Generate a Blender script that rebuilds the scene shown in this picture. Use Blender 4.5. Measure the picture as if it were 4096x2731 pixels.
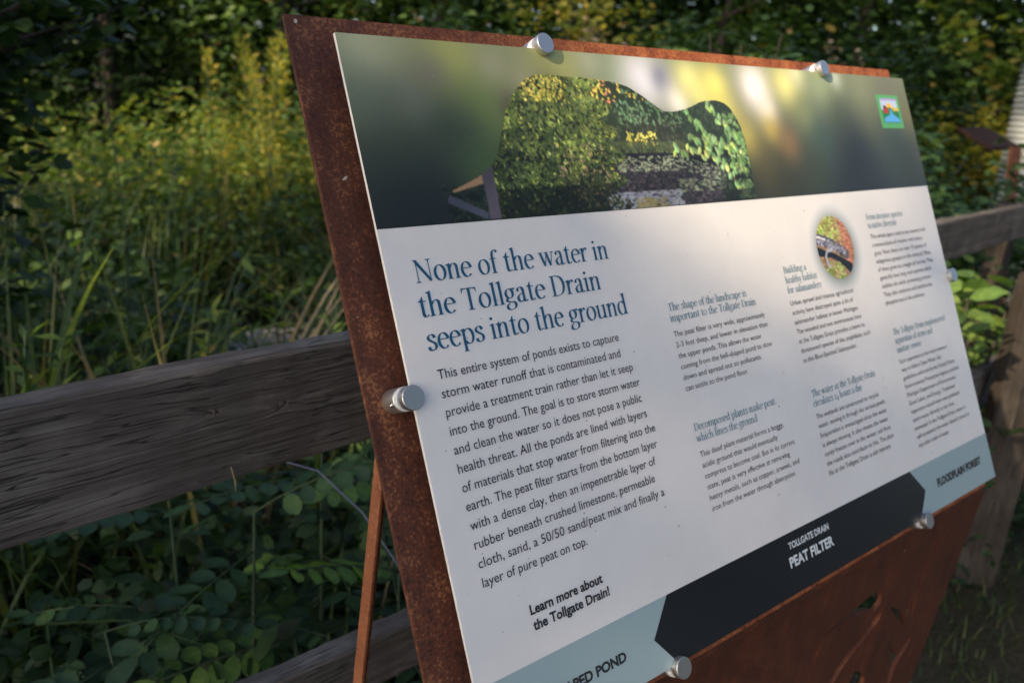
import bpy, bmesh, math, random
import numpy as np
from mathutils import Matrix, Vector

for o in list(bpy.data.objects):
    bpy.data.objects.remove(o)
SC = bpy.context.scene
COL = SC.collection
PI = math.pi
random.seed(7)
rng = np.random.default_rng(11)
CZ = 1.45            # height of the lens above the ground it stands over

# ------------------------------------------------------------------ camera
M = ((0.78405154, -0.1530369, 0.60153378),
     (-0.61841303, -0.27564134, 0.73592607),
     (0.05318374, -0.9490003, -0.31075703))
cam_d = bpy.data.cameras.new('camera')
cam = bpy.data.objects.new('camera', cam_d)
COL.objects.link(cam)
cam.matrix_world = Matrix([[M[i][0], -M[i][1], -M[i][2], (0, 0, CZ)[i]] for i in range(3)] + [[0, 0, 0, 1]])
cam_d.sensor_width = 22.3
cam_d.lens = 3261.4 / 4096 * 22.3
cam_d.clip_start = 0.02
cam_d.clip_end = 400
cam_d.dof.use_dof = True
cam_d.dof.focus_distance = 0.69
cam_d.dof.aperture_fstop = 4.0
SC.camera = cam

# ------------------------------------------------------------------ light
TO_SUN = Vector((-0.848, -0.150, 0.508)).normalized()
SUN_EL = math.asin(TO_SUN.z)
SUN_AZ = math.atan2(TO_SUN.x, TO_SUN.y)
w = bpy.data.worlds.new('World')
SC.world = w
w.use_nodes = True
nt = w.node_tree
bg = nt.nodes['Background']
sky = nt.nodes.new('ShaderNodeTexSky')
sky.sky_type = 'NISHITA'
sky.sun_disc = False
sky.ozone_density = 0.7
sky.air_density = 0.8
sky.dust_density = 3.0
sky.sun_elevation = SUN_EL
sky.sun_rotation = SUN_AZ
nt.links.new(sky.outputs[0], bg.inputs[0])
bg.inputs[1].default_value = 0.14
sun_d = bpy.data.lights.new('sun', 'SUN')
sun_d.energy = 4.3
sun_d.angle = math.radians(0.5)
sun_d.color = (1.0, 0.79, 0.55)
sun = bpy.data.objects.new('sun', sun_d)
COL.objects.link(sun)
sun.rotation_euler = TO_SUN.to_track_quat('Z', 'Y').to_euler()
sun.location = (-6, -2, 8)
SC.view_settings.view_transform = 'Standard'
SC.view_settings.look = 'None'
SC.view_settings.gamma = 1
SC.view_settings.exposure = 0.98
SC.cycles.max_bounces = 8
SC.cycles.transparent_max_bounces = 8


# ------------------------------------------------------------------ helpers
def s2l(c):
    return tuple((x / 255 / 12.92) if x / 255 <= 0.04045 else ((x / 255 + 0.055) / 1.055) ** 2.4 for x in c)


def tag(o, label=None, cat=None, group=None, kind=None):
    if label: o['label'] = label
    if cat: o['category'] = cat
    if group: o['group'] = group
    if kind: o['kind'] = kind
    return o


WM = {}


def put(o, parent=None, mw=None):
    mw = mw.copy() if mw is not None else Matrix.Identity(4)
    COL.objects.link(o)
    WM[o.name] = mw
    if parent is not None:
        o.parent = parent
        o.matrix_local = WM[parent.name].inverted() @ mw
    else:
        o.matrix_world = mw
    return o


def T(x, y, z):
    return Matrix.Translation((x, y, z))


def empty(name, loc, mw=None):
    return put(bpy.data.objects.new(name, None), None, mw if mw is not None else T(*loc))


def obj(name, me, mat=None, parent=None, mw=None):
    if name in ('crown', 'foliage', 'flower_head') and parent is not None:
        o = obj('\0' + name, me, mat, parent, mw)
        o['kind'] = 'stuff'
        return o
    name = name.lstrip('\0')
    if isinstance(me, bmesh.types.BMesh):
        m = bpy.data.meshes.new(name)
        me.to_mesh(m)
        me.free()
        me = m
    if mat is not None and len(me.materials) == 0:
        me.materials.append(mat)
    return put(bpy.data.objects.new(name, me), parent, mw if mw is not None else (WM[parent.name] if parent else None))


def np_mesh(name, V, F, smooth=False):
    V = np.asarray(V, np.float32).reshape(-1, 3)
    F = np.asarray(F, np.int32)
    me = bpy.data.meshes.new(name)
    k = F.shape[1]
    me.vertices.add(len(V)); me.vertices.foreach_set('co', V.ravel())
    me.loops.add(F.size); me.loops.foreach_set('vertex_index', F.ravel())
    me.polygons.add(len(F))
    me.polygons.foreach_set('loop_start', np.arange(0, F.size, k, dtype=np.int32))
    me.polygons.foreach_set('loop_total', np.full(len(F), k, np.int32))
    if smooth: me.polygons.foreach_set('use_smooth', np.ones(len(F), bool))
    me.update(calc_edges=True)
    return me


def box(bm, x0, x1, y0, y1, z0, z1):
    v = [bm.verts.new(p) for p in ((x0, y0, z0), (x1, y0, z0), (x1, y1, z0), (x0, y1, z0),
                                   (x0, y0, z1), (x1, y0, z1), (x1, y1, z1), (x0, y1, z1))]
    for f in ((3, 2, 1, 0), (4, 5, 6, 7), (0, 1, 5, 4), (1, 2, 6, 5), (2, 3, 7, 6), (3, 0, 4, 7)):
        bm.faces.new([v[i] for i in f])


def lathe(bm, prof, n=40, c=(0, 0)):
    rings = []
    for r, z in prof:
        if r < 1e-6:
            rings.append([bm.verts.new((c[0], c[1], z))])
        else:
            rings.append([bm.verts.new((c[0] + r * math.cos(2 * PI * i / n), c[1] + r * math.sin(2 * PI * i / n), z)) for i in range(n)])
    for a, b in zip(rings, rings[1:]):
        for i in range(n):
            j = (i + 1) % n
            if len(a) == 1 and len(b) == 1: continue
            if len(a) == 1: f = bm.faces.new((a[0], b[i], b[j]))
            elif len(b) == 1: f = bm.faces.new((a[i], a[j], b[0]))
            else: f = bm.faces.new((a[i], a[j], b[j], b[i]))
            f.smooth = True
    bmesh.ops.recalc_face_normals(bm, faces=bm.faces)


def tube(bm, pts, rad, n=7):
    pts = [Vector(p) for p in pts]
    if not hasattr(rad, '__len__'): rad = [rad] * len(pts)
    rings = []
    for i, p in enumerate(pts):
        d = (pts[min(i + 1, len(pts) - 1)] - pts[max(i - 1, 0)]).normalized()
        a = d.cross(Vector((0.3, 0.1, 1)) if abs(d.z) < .9 else Vector((1, 0.2, 0))).normalized()
        b = d.cross(a)
        rings.append([bm.verts.new(p + (a * math.cos(2 * PI * k / n) + b * math.sin(2 * PI * k / n)) * rad[i]) for k in range(n)])
    for a, b in zip(rings, rings[1:]):
        for k in range(n):
            j = (k + 1) % n
            bm.faces.new((a[k], a[j], b[j], b[k])).smooth = True
    for r in (rings[0], rings[-1]):
        bm.faces.new(r)
    bmesh.ops.recalc_face_normals(bm, faces=bm.faces)


# ------------------------------------------------------------------ materials
def mat(name, col=(0.5, 0.5, 0.5), rough=0.6, metal=0.0, spec=0.5):
    m = bpy.data.materials.new(name)
    m.use_nodes = True
    b = m.node_tree.nodes['Principled BSDF']
    b.inputs['Base Color'].default_value = (*col, 1)
    b.inputs['Roughness'].default_value = rough
    b.inputs['Metallic'].default_value = metal
    b.inputs['Specular IOR Level'].default_value = spec
    return m


def N(m, t, **kw):
    n = m.node_tree.nodes.new(t)
    for k, v in kw.items(): setattr(n, k, v)
    return n


def L(m, a, b):
    m.node_tree.links.new(a, b)


def ramp(m, fac, stops):
    r = N(m, 'ShaderNodeValToRGB')
    e = r.color_ramp.elements
    while len(e) < len(stops): e.new(0.5)
    for i, (p, c) in enumerate(stops):
        e[i].position = p
        e[i].color = (*c, 1) if len(c) == 3 else c
    L(m, fac, r.inputs[0])
    return r


def noise(m, vec, scale, detail=4, rough=0.6, dim=None):
    n = N(m, 'ShaderNodeTexNoise')
    n.inputs['Scale'].default_value = scale
    n.inputs['Detail'].default_value = detail
    n.inputs['Roughness'].default_value = rough
    if vec is not None: L(m, vec, n.inputs['Vector'])
    return n


def mapping(m, vec, scale=(1, 1, 1), loc=(0, 0, 0)):
    n = N(m, 'ShaderNodeMapping')
    n.inputs['Scale'].default_value = scale
    n.inputs['Location'].default_value = loc
    L(m, vec, n.inputs['Vector'])
    return n.outputs[0]


def bump(m, h, strength, dist, prev=None):
    b = N(m, 'ShaderNodeBump')
    b.inputs['Strength'].default_value = strength
    b.inputs['Distance'].default_value = dist
    L(m, h, b.inputs['Height'])
    if prev is not None: L(m, prev, b.inputs['Normal'])
    return b.outputs[0]


def mix(m, f, a, b, bt='MIX'):
    n = N(m, 'ShaderNodeMix', data_type='RGBA', blend_type=bt)
    for i, v in ((0, f), (6, a), (7, b)):
        if isinstance(v, (int, float)): n.inputs[i].default_value = v
        elif isinstance(v, tuple): n.inputs[i].default_value = (*v, 1)
        else: L(m, v, n.inputs[i])
    return n.outputs[2]


def math_(m, op, a, b=0.0, c=None):
    n = N(m, 'ShaderNodeMath', operation=op)
    for i, v in enumerate((a, b, c)):
        if v is None: continue
        if isinstance(v, (int, float)): n.inputs[i].default_value = v
        else: L(m, v, n.inputs[i])
    return n.outputs[0]


def rust(name, dark, mid, bright, streak=0.0, rough=0.75, run=False):
    m = mat(name, mid, rough, spec=0.35)
    b = m.node_tree.nodes['Principled BSDF']
    tc = N(m, 'ShaderNodeTexCoord').outputs['Object']
    n1 = noise(m, tc, 330, 6, 0.75)
    n2 = noise(m, mapping(m, tc, (1, 0.55, 1)), 42, 5, 0.65)
    n3 = noise(m, mapping(m, tc, (5, 0.9, 3)), 3.5, 6, 0.65)
    s = math_(m, 'ADD', math_(m, 'MULTIPLY', n1.outputs[0], 0.62), math_(m, 'MULTIPLY', n2.outputs[0], 0.38))
    r = ramp(m, s, [(0.40, dark), (0.475, mid), (0.525, mid), (0.60, bright)])
    c = mix(m, math_(m, 'MULTIPLY', ramp(m, n3.outputs[0], [(0.42, (0, 0, 0)), (0.62, (1, 1, 1))]).outputs[0], streak), r.outputs[0], dark)
    L(m, c, b.inputs['Base Color'])
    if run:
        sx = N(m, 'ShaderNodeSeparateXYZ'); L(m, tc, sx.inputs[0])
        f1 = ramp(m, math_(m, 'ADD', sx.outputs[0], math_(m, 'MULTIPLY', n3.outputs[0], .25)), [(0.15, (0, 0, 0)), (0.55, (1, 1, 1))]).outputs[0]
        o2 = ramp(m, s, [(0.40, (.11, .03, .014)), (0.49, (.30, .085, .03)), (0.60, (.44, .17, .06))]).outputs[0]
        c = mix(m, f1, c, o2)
    # dried white specks of grit
    n4 = noise(m, tc, 95, 1, 0.4)
    sp = ramp(m, n4.outputs[0], [(0.80, (0, 0, 0)), (0.82, (1, 1, 1))])
    c2 = mix(m, sp.outputs[0], c, (0.42, 0.38, 0.34))
    L(m, c2, b.inputs['Base Color'])
    L(m, bump(m, s, 0.5, 0.0009), b.inputs['Normal'])
    return m


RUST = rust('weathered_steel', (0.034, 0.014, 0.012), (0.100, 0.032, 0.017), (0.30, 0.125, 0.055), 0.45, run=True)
RUST2 = rust('weathered_steel_apron', (0.035, 0.014, 0.010), (0.090, 0.026, 0.011), (0.17, 0.050, 0.016), 0.5)
RUST3 = rust('weathered_steel_bar', (0.10, 0.035, 0.018), (0.28, 0.10, 0.045), (0.40, 0.16, 0.07), 0.2)

PANEL = mat('panel_white', (0.74, 0.74, 0.73), 0.33, spec=0.45)
_b = PANEL.node_tree.nodes['Principled BSDF']
_tc = N(PANEL, 'ShaderNodeTexCoord').outputs['Object']
_n = noise(PANEL, _tc, 9, 5, 0.6)
_c = ramp(PANEL, _n.outputs[0], [(0.3, (0.71, 0.695, 0.67)), (0.7, (0.77, 0.755, 0.73))]).outputs[0]
_gr = noise(PANEL, mapping(PANEL, _tc, (30, 3, 1)), 2.2, 5, 0.7)
_c = mix(PANEL, math_(PANEL, 'MULTIPLY', ramp(PANEL, _gr.outputs[0], [(0.5, (0, 0, 0)), (0.75, (1, 1, 1))]).outputs[0], .12), _c, (0.62, 0.59, 0.54))
_sp = ramp(PANEL, noise(PANEL, _tc, 230, 1, 0.3).outputs[0], [(0.79, (0, 0, 0)), (0.81, (1, 1, 1))]).outputs[0]
L(PANEL, math_(PANEL, 'ADD', math_(PANEL, 'MULTIPLY', _gr.outputs[0], .25), .22), _b.inputs['Roughness'])
L(PANEL, mix(PANEL, _sp, _c, (0.30, 0.27, 0.22)), _b.inputs['Base Color'])
L(PANEL, bump(PANEL, noise(PANEL, _tc, 900, 2, 0.5).outputs[0], 0.12, 0.0002), _b.inputs['Normal'])


def vc_mat(name, rough=0.33):
    m = mat(name, (0.5, 0.5, 0.5), rough, spec=0.45)
    a = N(m, 'ShaderNodeAttribute', attribute_name='Col')
    b = m.node_tree.nodes['Principled BSDF']
    tc = N(m, 'ShaderNodeTexCoord').outputs['Object']
    sp = ramp(m, noise(m, tc, 230, 1, 0.3).outputs[0], [(0.815, (0, 0, 0)), (0.84, (1, 1, 1))]).outputs[0]
    L(m, mix(m, sp, a.outputs['Color'], (0.35, 0.34, 0.30)), b.inputs['Base Color'])
    L(m, bump(m, noise(m, tc, 900, 2, 0.5).outputs[0], 0.12, 0.0002), b.inputs['Normal'])
    return m


PRINT = vc_mat('printed_photograph', 0.38)
TITLE = mat('print_blue', (0.012, 0.095, 0.185), 0.35)
SUBT = mat('print_blue_small', (0.04, 0.17, 0.24), 0.35)
INK = mat('print_navy', (0.014, 0.016, 0.034), 0.35)
INK2 = mat('print_charcoal', (0.022, 0.024, 0.028), 0.35)
BAND = mat('print_teal_grey', (0.30, 0.405, 0.425), 0.35)
DARK = mat('print_dark_arrow', (0.012, 0.015, 0.02), 0.3)
PALE = mat('print_pale', (0.62, 0.68, 0.70), 0.35)
ALU = mat('brushed_aluminium', (0.60, 0.60, 0.59), 0.46, 1.0)
ALUF = mat('aluminium_face', (0.50, 0.51, 0.49), 0.42, 1.0)
SLEEVE = mat('clear_sleeve', (0.66, 0.69, 0.71), 0.3)
STEELD = mat('screw_steel', (0.55, 0.55, 0.55), 0.25, 1.0)


def wood(name, cols, knots=(), bumpd=0.0016):
    """weathered sawn lumber; object x runs along the board"""
    m = mat(name, cols[1], 0.85, spec=0.25)
    b = m.node_tree.nodes['Principled BSDF']
    tc = N(m, 'ShaderNodeTexCoord').outputs['Object']
    sep = N(m, 'ShaderNodeSeparateXYZ'); L(m, tc, sep.inputs[0])
    z = sep.outputs[2]
    kd = None
    for kx, kz, kr, amp in knots:
        dx = math_(m, 'MULTIPLY', math_(m, 'SUBTRACT', sep.outputs[0], kx), 0.42)
        dz = math_(m, 'SUBTRACT', sep.outputs[2], kz)
        r = math_(m, 'SQRT', math_(m, 'ADD', math_(m, 'MULTIPLY', dx, dx), math_(m, 'MULTIPLY', dz, dz)))
        g = math_(m, 'DIVIDE', amp, math_(m, 'ADD', math_(m, 'MULTIPLY', math_(m, 'DIVIDE', r, kr), math_(m, 'DIVIDE', r, kr)), 1.0))
        z = math_(m, 'ADD', z, math_(m, 'MULTIPLY', g, math_(m, 'SIGN', dz)))
        core = ramp(m, math_(m, 'DIVIDE', r, kr), [(0.15, (1, 1, 1)), (0.55, (0, 0, 0))]).outputs[0]
        kd = core if kd is None else math_(m, 'MAXIMUM', kd, core)
    cmb = N(m, 'ShaderNodeCombineXYZ')
    L(m, math_(m, 'MULTIPLY', sep.outputs[0], 0.008), cmb.inputs[0])
    L(m, sep.outputs[1], cmb.inputs[1])
    L(m, z, cmb.inputs[2])
    g1 = noise(m, cmb.outputs[0], 620, 3, 0.6)
    cmb2 = N(m, 'ShaderNodeCombineXYZ')
    L(m, math_(m, 'MULTIPLY', sep.outputs[0], 0.018), cmb2.inputs[0])
    L(m, sep.outputs[1], cmb2.inputs[1])
    L(m, z, cmb2.inputs[2])
    g2 = noise(m, cmb2.outputs[0], 60, 3, 0.5)
    blotch = noise(m, tc, 7, 4, 0.6)
    s = math_(m, 'ADD', math_(m, 'MULTIPLY', g1.outputs[0], 0.38), math_(m, 'ADD', math_(m, 'MULTIPLY', g2.outputs[0], 0.24), math_(m, 'MULTIPLY', blotch.outputs[0], 0.40)))
    c = ramp(m, s, [(0.40, cols[0]), (0.52, cols[1]), (0.63, cols[2])]).outputs[0]
    # long thin drying checks
    cmb3 = N(m, 'ShaderNodeCombineXYZ')
    L(m, math_(m, 'MULTIPLY', sep.outputs[0], 0.055), cmb3.inputs[0])
    L(m, sep.outputs[1], cmb3.inputs[1])
    L(m, z, cmb3.inputs[2])
    cr = noise(m, cmb3.outputs[0], 95, 2, 0.5)
    crack = ramp(m, math_(m, 'ABSOLUTE', math_(m, 'SUBTRACT', cr.outputs[0], 0.5)), [(0.0, (1, 1, 1)), (0.02, (0, 0, 0))]).outputs[0]
    msk = ramp(m, blotch.outputs[0], [(0.44, (0, 0, 0)), (0.54, (1, 1, 1))]).outputs[0]
    crack = math_(m, 'MULTIPLY', crack, msk)
    c = mix(m, math_(m, 'MULTIPLY', crack, 0.8), c, (0.012, 0.010, 0.009))
    if kd is not None:
        kcol = ramp(m, noise(m, tc, 160, 4, 0.7).outputs[0], [(0.42, (0.015, 0.012, 0.010)), (0.60, (0.24, 0.20, 0.175))]).outputs[0]
        c = mix(m, math_(m, 'MULTIPLY', kd, 0.9), c, kcol)
    L(m, c, b.inputs['Base Color'])
    h = math_(m, 'SUBTRACT', s, math_(m, 'MULTIPLY', crack, 0.8))
    L(m, bump(m, h, 0.9, bumpd * 1.1), b.inputs['Normal'])
    return m


WOODG = ((0.050, 0.042, 0.036), (0.108, 0.096, 0.085), (0.205, 0.190, 0.172))
WOODP = wood('weathered_post', ((0.02, 0.017, 0.014), (0.05, 0.041, 0.034), (0.085, 0.074, 0.062)))


def leaf_mat(name, stops, trans=0.35, rough=0.5):
    m = bpy.data.materials.new(name)
    m.use_nodes = True
    b = m.node_tree.nodes['Principled BSDF']
    out = m.node_tree.nodes['Material Output']
    g = N(m, 'ShaderNodeNewGeometry')
    oi = N(m, 'ShaderNodeObjectInfo')
    f = math_(m, 'FRACT', math_(m, 'ADD', g.outputs['Random Per Island'], oi.outputs['Random']))
    c = ramp(m, f, stops).outputs[0]
    tcn = N(m, 'ShaderNodeTexCoord').outputs['Object']
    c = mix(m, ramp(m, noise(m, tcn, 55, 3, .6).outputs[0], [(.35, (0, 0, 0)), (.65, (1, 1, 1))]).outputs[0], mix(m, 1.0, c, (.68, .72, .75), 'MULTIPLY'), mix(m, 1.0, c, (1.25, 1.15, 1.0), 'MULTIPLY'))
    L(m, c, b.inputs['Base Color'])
    b.inputs['Roughness'].default_value = rough
    b.inputs['Specular IOR Level'].default_value = 0.35
    tr = N(m, 'ShaderNodeBsdfTranslucent')
    L(m, mix(m, 1.0, c, (1.5, 1.45, 0.55), 'MULTIPLY'), tr.inputs[0])
    ms = N(m, 'ShaderNodeMixShader')
    ms.inputs[0].default_value = trans
    L(m, b.outputs[0], ms.inputs[1])
    L(m, tr.outputs[0], ms.inputs[2])
    L(m, ms.outputs[0], out.inputs[0])
    return m


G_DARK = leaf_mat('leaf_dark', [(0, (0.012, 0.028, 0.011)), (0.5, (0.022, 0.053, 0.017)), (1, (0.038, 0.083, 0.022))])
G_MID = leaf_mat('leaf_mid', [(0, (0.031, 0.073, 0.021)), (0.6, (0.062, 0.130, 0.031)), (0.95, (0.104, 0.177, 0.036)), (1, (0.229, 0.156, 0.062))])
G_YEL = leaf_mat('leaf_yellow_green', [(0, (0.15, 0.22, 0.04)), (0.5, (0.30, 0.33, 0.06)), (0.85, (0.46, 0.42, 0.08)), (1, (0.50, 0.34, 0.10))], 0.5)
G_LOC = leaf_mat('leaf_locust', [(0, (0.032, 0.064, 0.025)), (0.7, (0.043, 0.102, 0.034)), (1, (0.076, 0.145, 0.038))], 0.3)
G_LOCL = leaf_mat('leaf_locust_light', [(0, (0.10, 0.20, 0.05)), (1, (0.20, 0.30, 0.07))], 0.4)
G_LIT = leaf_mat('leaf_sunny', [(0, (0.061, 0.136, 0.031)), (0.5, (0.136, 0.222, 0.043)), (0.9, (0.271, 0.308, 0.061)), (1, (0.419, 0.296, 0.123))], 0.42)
G_GRASS = leaf_mat('grass_green', [(0, (0.025, 0.060, 0.019)), (0.6, (0.064, 0.111, 0.030)), (0.86, (0.111, 0.145, 0.043)), (1, (0.204, 0.162, 0.085))], 0.35)
G_GRASSL = leaf_mat('grass_pale', [(0, (0.10, 0.18, 0.07)), (1, (0.20, 0.29, 0.11))], 0.35)
G_STRAW = leaf_mat('dry_straw', [(0, (0.16, 0.12, 0.06)), (0.6, (0.30, 0.22, 0.12)), (1, (0.42, 0.34, 0.20))], 0.25, 0.7)
G_PALE = leaf_mat('seed_heads', [(0, (0.35, 0.26, 0.19)), (1, (0.60, 0.50, 0.38))], 0.3, 0.8)  # pale leaf colour that stands in for distant light highlights
BARK = mat('bark', (0.07, 0.055, 0.04), 0.9)
_n = noise(BARK, mapping(BARK, N(BARK, 'ShaderNodeTexCoord').outputs['Object'], (1, 1, .2)), 40, 5, .6)
L(BARK, ramp(BARK, _n.outputs[0], [(0.35, (0.012, 0.010, 0.008)), (0.65, (0.055, 0.043, 0.034))]).outputs[0], BARK.node_tree.nodes['Principled BSDF'].inputs['Base Color'])
STEM = mat('stem_green', (0.025, 0.05, 0.018), 0.7)
STEMR = mat('stem_pale', (0.30, 0.22, 0.15), 0.7)

SOIL = mat('soil', (0.05, 0.04, 0.03), 0.95, spec=0.1)
_tc = N(SOIL, 'ShaderNodeTexCoord').outputs['Object']
_n = noise(SOIL, _tc, 3.0, 8, 0.7)
_n2 = noise(SOIL, _tc, 60, 4, 0.7)
_c = ramp(SOIL, _n.outputs[0], [(0.35, (0.022, 0.030, 0.014)), (0.5, (0.045, 0.042, 0.024)), (0.68, (0.10, 0.08, 0.055))]).outputs[0]
_c = mix(SOIL, 0.5, _c, ramp(SOIL, _n2.outputs[0], [(0.3, (0.02, 0.018, 0.012)), (0.7, (0.12, 0.10, 0.07))]).outputs[0])
L(SOIL, _c, SOIL.node_tree.nodes['Principled BSDF'].inputs['Base Color'])
L(SOIL, bump(SOIL, _n2.outputs[0], 0.8, 0.02), SOIL.node_tree.nodes['Principled BSDF'].inputs['Normal'])
STONE = mat('concrete_slab', (0.24, 0.23, 0.22), 0.9)
_n = noise(STONE, N(STONE, 'ShaderNodeTexCoord').outputs['Object'], 14, 6, 0.7)
L(STONE, ramp(STONE, _n.outputs[0], [(0.35, (0.15, 0.145, 0.14)), (0.65, (0.30, 0.29, 0.28))]).outputs[0], STONE.node_tree.nodes['Principled BSDF'].inputs['Base Color'])


# ------------------------------------------------------------------ ground
def gh(x, y):
    """ground height above the lawn datum (array aware)"""
    x = np.asarray(x, float); y = np.asarray(y, float)
    h = 0.02 - 0.062 * np.clip(x, 0, 12)
    t = np.clip((y - 1.25) / 1.4, 0, 1)
    h = h - 0.22 * t * t * (3 - 2 * t)
    h = h + 0.02 * np.sin(x * 2.3 + y) + 0.02 * np.sin(y * 3.1 - x * 1.3)
    return h


gx = np.concatenate([np.linspace(-150, -12, 12), np.linspace(-11, 20, 125), np.linspace(21, 160, 14)])
gy = np.concatenate([np.linspace(-150, -8, 12), np.linspace(-7, 20, 110), np.linspace(21, 160, 14)])
GX, GY = np.meshgrid(gx, gy)
V = np.stack([GX, GY, gh(GX, GY)], -1).reshape(-1, 3)
nx, ny = len(gx), len(gy)
ii = (np.arange(ny - 1)[:, None] * nx + np.arange(nx - 1)[None]).ravel()
me = np_mesh('ground', V, np.stack([ii, ii + 1, ii + nx + 1, ii + nx], 1), True)
tag(obj('ground', me, SOIL), kind='structure')

# ------------------------------------------------------------------ the sign
SX, SY, SZ = 0.31847, 0.63532, 0.02421 + CZ
SM = Matrix(((1, 0, 0, SX), (0, .42262, -.90631, SY), (0, .90631, .42262, SZ), (0, 0, 0, 1)))
PW, PH = 0.914, 0.596
sign = empty('interpretive_sign', (0.79, 0.45, 0.0))
tag(sign, 'large tilted information panel on a rust brown steel stand in front of the fence', 'sign')


def S(u, v, h=0.0):
    return (u, -v, h)


# steel back sheet (upper, inclined) and the rounded fold at its foot
bm = bmesh.new()
g, th = 0.028, 0.006
box(bm, -0.026, 0.9386, -0.616, 0.027, -g - th, -g)
bmesh.ops.bevel(bm, geom=[e for e in bm.edges], offset=0.0007, segments=2, affect='EDGES')
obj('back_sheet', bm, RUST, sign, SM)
d_ap = Vector((0, math.sin(math.radians(5)), -math.cos(math.radians(5))))
bm = bmesh.new()
# fold: sweep from the inclined sheet to the hanging apron
n_s = Vector((0, -.90631, .42262)); down_s = Vector((0, -.42262, -.90631))
P0 = Vector((0, SY, SZ)) + down_s * 0.616 + n_s * (-g)
n_a = Vector((0, -math.cos(math.radians(5)), -math.sin(math.radians(5))))
rows = []
R_ = 0.012
cen = P0 - n_s * R_
for i in range(9):
    t = i / 8
    a0 = math.atan2(n_s.z, -n_s.y); a1 = math.atan2(n_a.z, -n_a.y)
    a = a0 + (a1 - a0) * t
    nn = Vector((0, -math.cos(a), math.sin(a)))
    rows.append((cen + nn * R_, cen + nn * (R_ - th)))
for (a, b), (c, d) in zip(rows, rows[1:]):
    for x0, x1 in ((SX - .026, SX + .9386),):
        def q(p, x): return bm.verts.new((x, p.y, p.z))
        bm.faces.new((q(a, x0), q(c, x0), q(c, x1), q(a, x1)))
        bm.faces.new((q(b, x0), q(b, x1), q(d, x1), q(d, x0)))
        bm.faces.new((q(a, x0), q(b, x0), q(d, x0), q(c, x0)))
        bm.faces.new((q(a, x1), q(c, x1), q(d, x1), q(b, x1)))
bmesh.ops.remove_doubles(bm, verts=bm.verts, dist=1e-5)
bmesh.ops.recalc_face_normals(bm, faces=bm.faces)
fold_me = bm
obj('sheet_fold', fold_me, RUST2, sign, Matrix.Identity(4))
Pa = rows[-1][0]
# apron with cut-out plant silhouettes
AM = Matrix(((1, 0, 0, SX), (0, -d_ap.y, n_a.y, Pa.y), (0, -d_ap.z, n_a.z, Pa.z), (0, 0, 0, 1)))
AH = Pa.z / math.cos(math.radians(5)) - 0.0


def curve_solid(name, polys, thick, z0, mat_, parent, mw):
    """filled 2D outline (holes by winding) given a real thickness, turned into a mesh"""
    cu = bpy.data.curves.new(name, 'CURVE')
    cu.dimensions = '2D'
    cu.fill_mode = 'BOTH'
    cu.extrude = thick / 2
    for p in polys:
        sp = cu.splines.new('POLY')
        sp.points.add(len(p) - 1)
        for i, (x, y) in enumerate(p):
            sp.points[i].co = (x, y, 0, 1)
        sp.use_cyclic_u = True
    o = bpy.data.objects.new(name + '_tmp', cu)
    me = bpy.data.meshes.new_from_object(o)
    me.name = name
    bpy.data.objects.remove(o)
    me.transform(Matrix.Translation((0, 0, z0)))
    me.materials.clear()
    return obj(name, me, mat_, parent, mw)


def mm(p): return [(a / 1000, b / 1000) for a, b in p]


holes = [
    [(668, -72), (680, -82), (688, -103), (677, -114), (665, -107), (645, -97), (625, -96), (601, -92), (572, -91), (539, -94), (564, -87), (599, -84), (623, -78), (647, -74)],
    [(730, -129), (767, -150), (808, -192), (812, -203), (783, -177), (757, -156)],
    [(689, -119), (704, -126), (703, -138), (685, -153), (661, -168), (642, -181), (627, -197), (615, -215), (596, -203), (611, -182), (633, -166), (665, -152), (680, -135)],
    [(812, -38), (817, -58), (815, -102), (814, -144), (826, -194), (820, -191), (806, -141), (806, -101), (810, -63)],
    [(801, -149), (789, -158), (791, -176), (797, -180), (803, -166)],
    [(775, -220), (788, -235), (803, -262), (812, -297), (822, -322), (834, -318), (830, -285), (850, -261), (862, -221), (840, -245), (822, -262), (800, -245)],
    [(678, -220), (698, -230), (723, -252), (728, -270), (700, -262), (672, -242)],
]
for cx_, cy_, s_ in ((250, -230, 1), (430, -330, .9), (120, -420, 1.1), (600, -460, 1.2), (330, -560, 1), (780, -520, 1)):
    holes.append([(cx_ + s_ * a, cy_ + s_ * b) for a, b in ((0, 0), (35, 22), (70, 60), (88, 110), (60, 92), (28, 60), (8, 30))])
    holes.append([(cx_ - s_ * a - 12, cy_ + s_ * b - 20) for a, b in ((0, 0), (35, 22), (70, 60), (88, 110), (60, 92), (28, 60), (8, 30))])
outer = [(-26, 0), (938.6, 0), (938.6, -10), (924, -420), (905, -AH * 1000 + 10), (8, -AH * 1000 + 10), (-20, -420), (-26, -10)]
curve_solid('apron', [mm(outer)] + [mm(h) for h in holes], th, -th / 2 - 0.0, RUST2, sign, AM)

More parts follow.
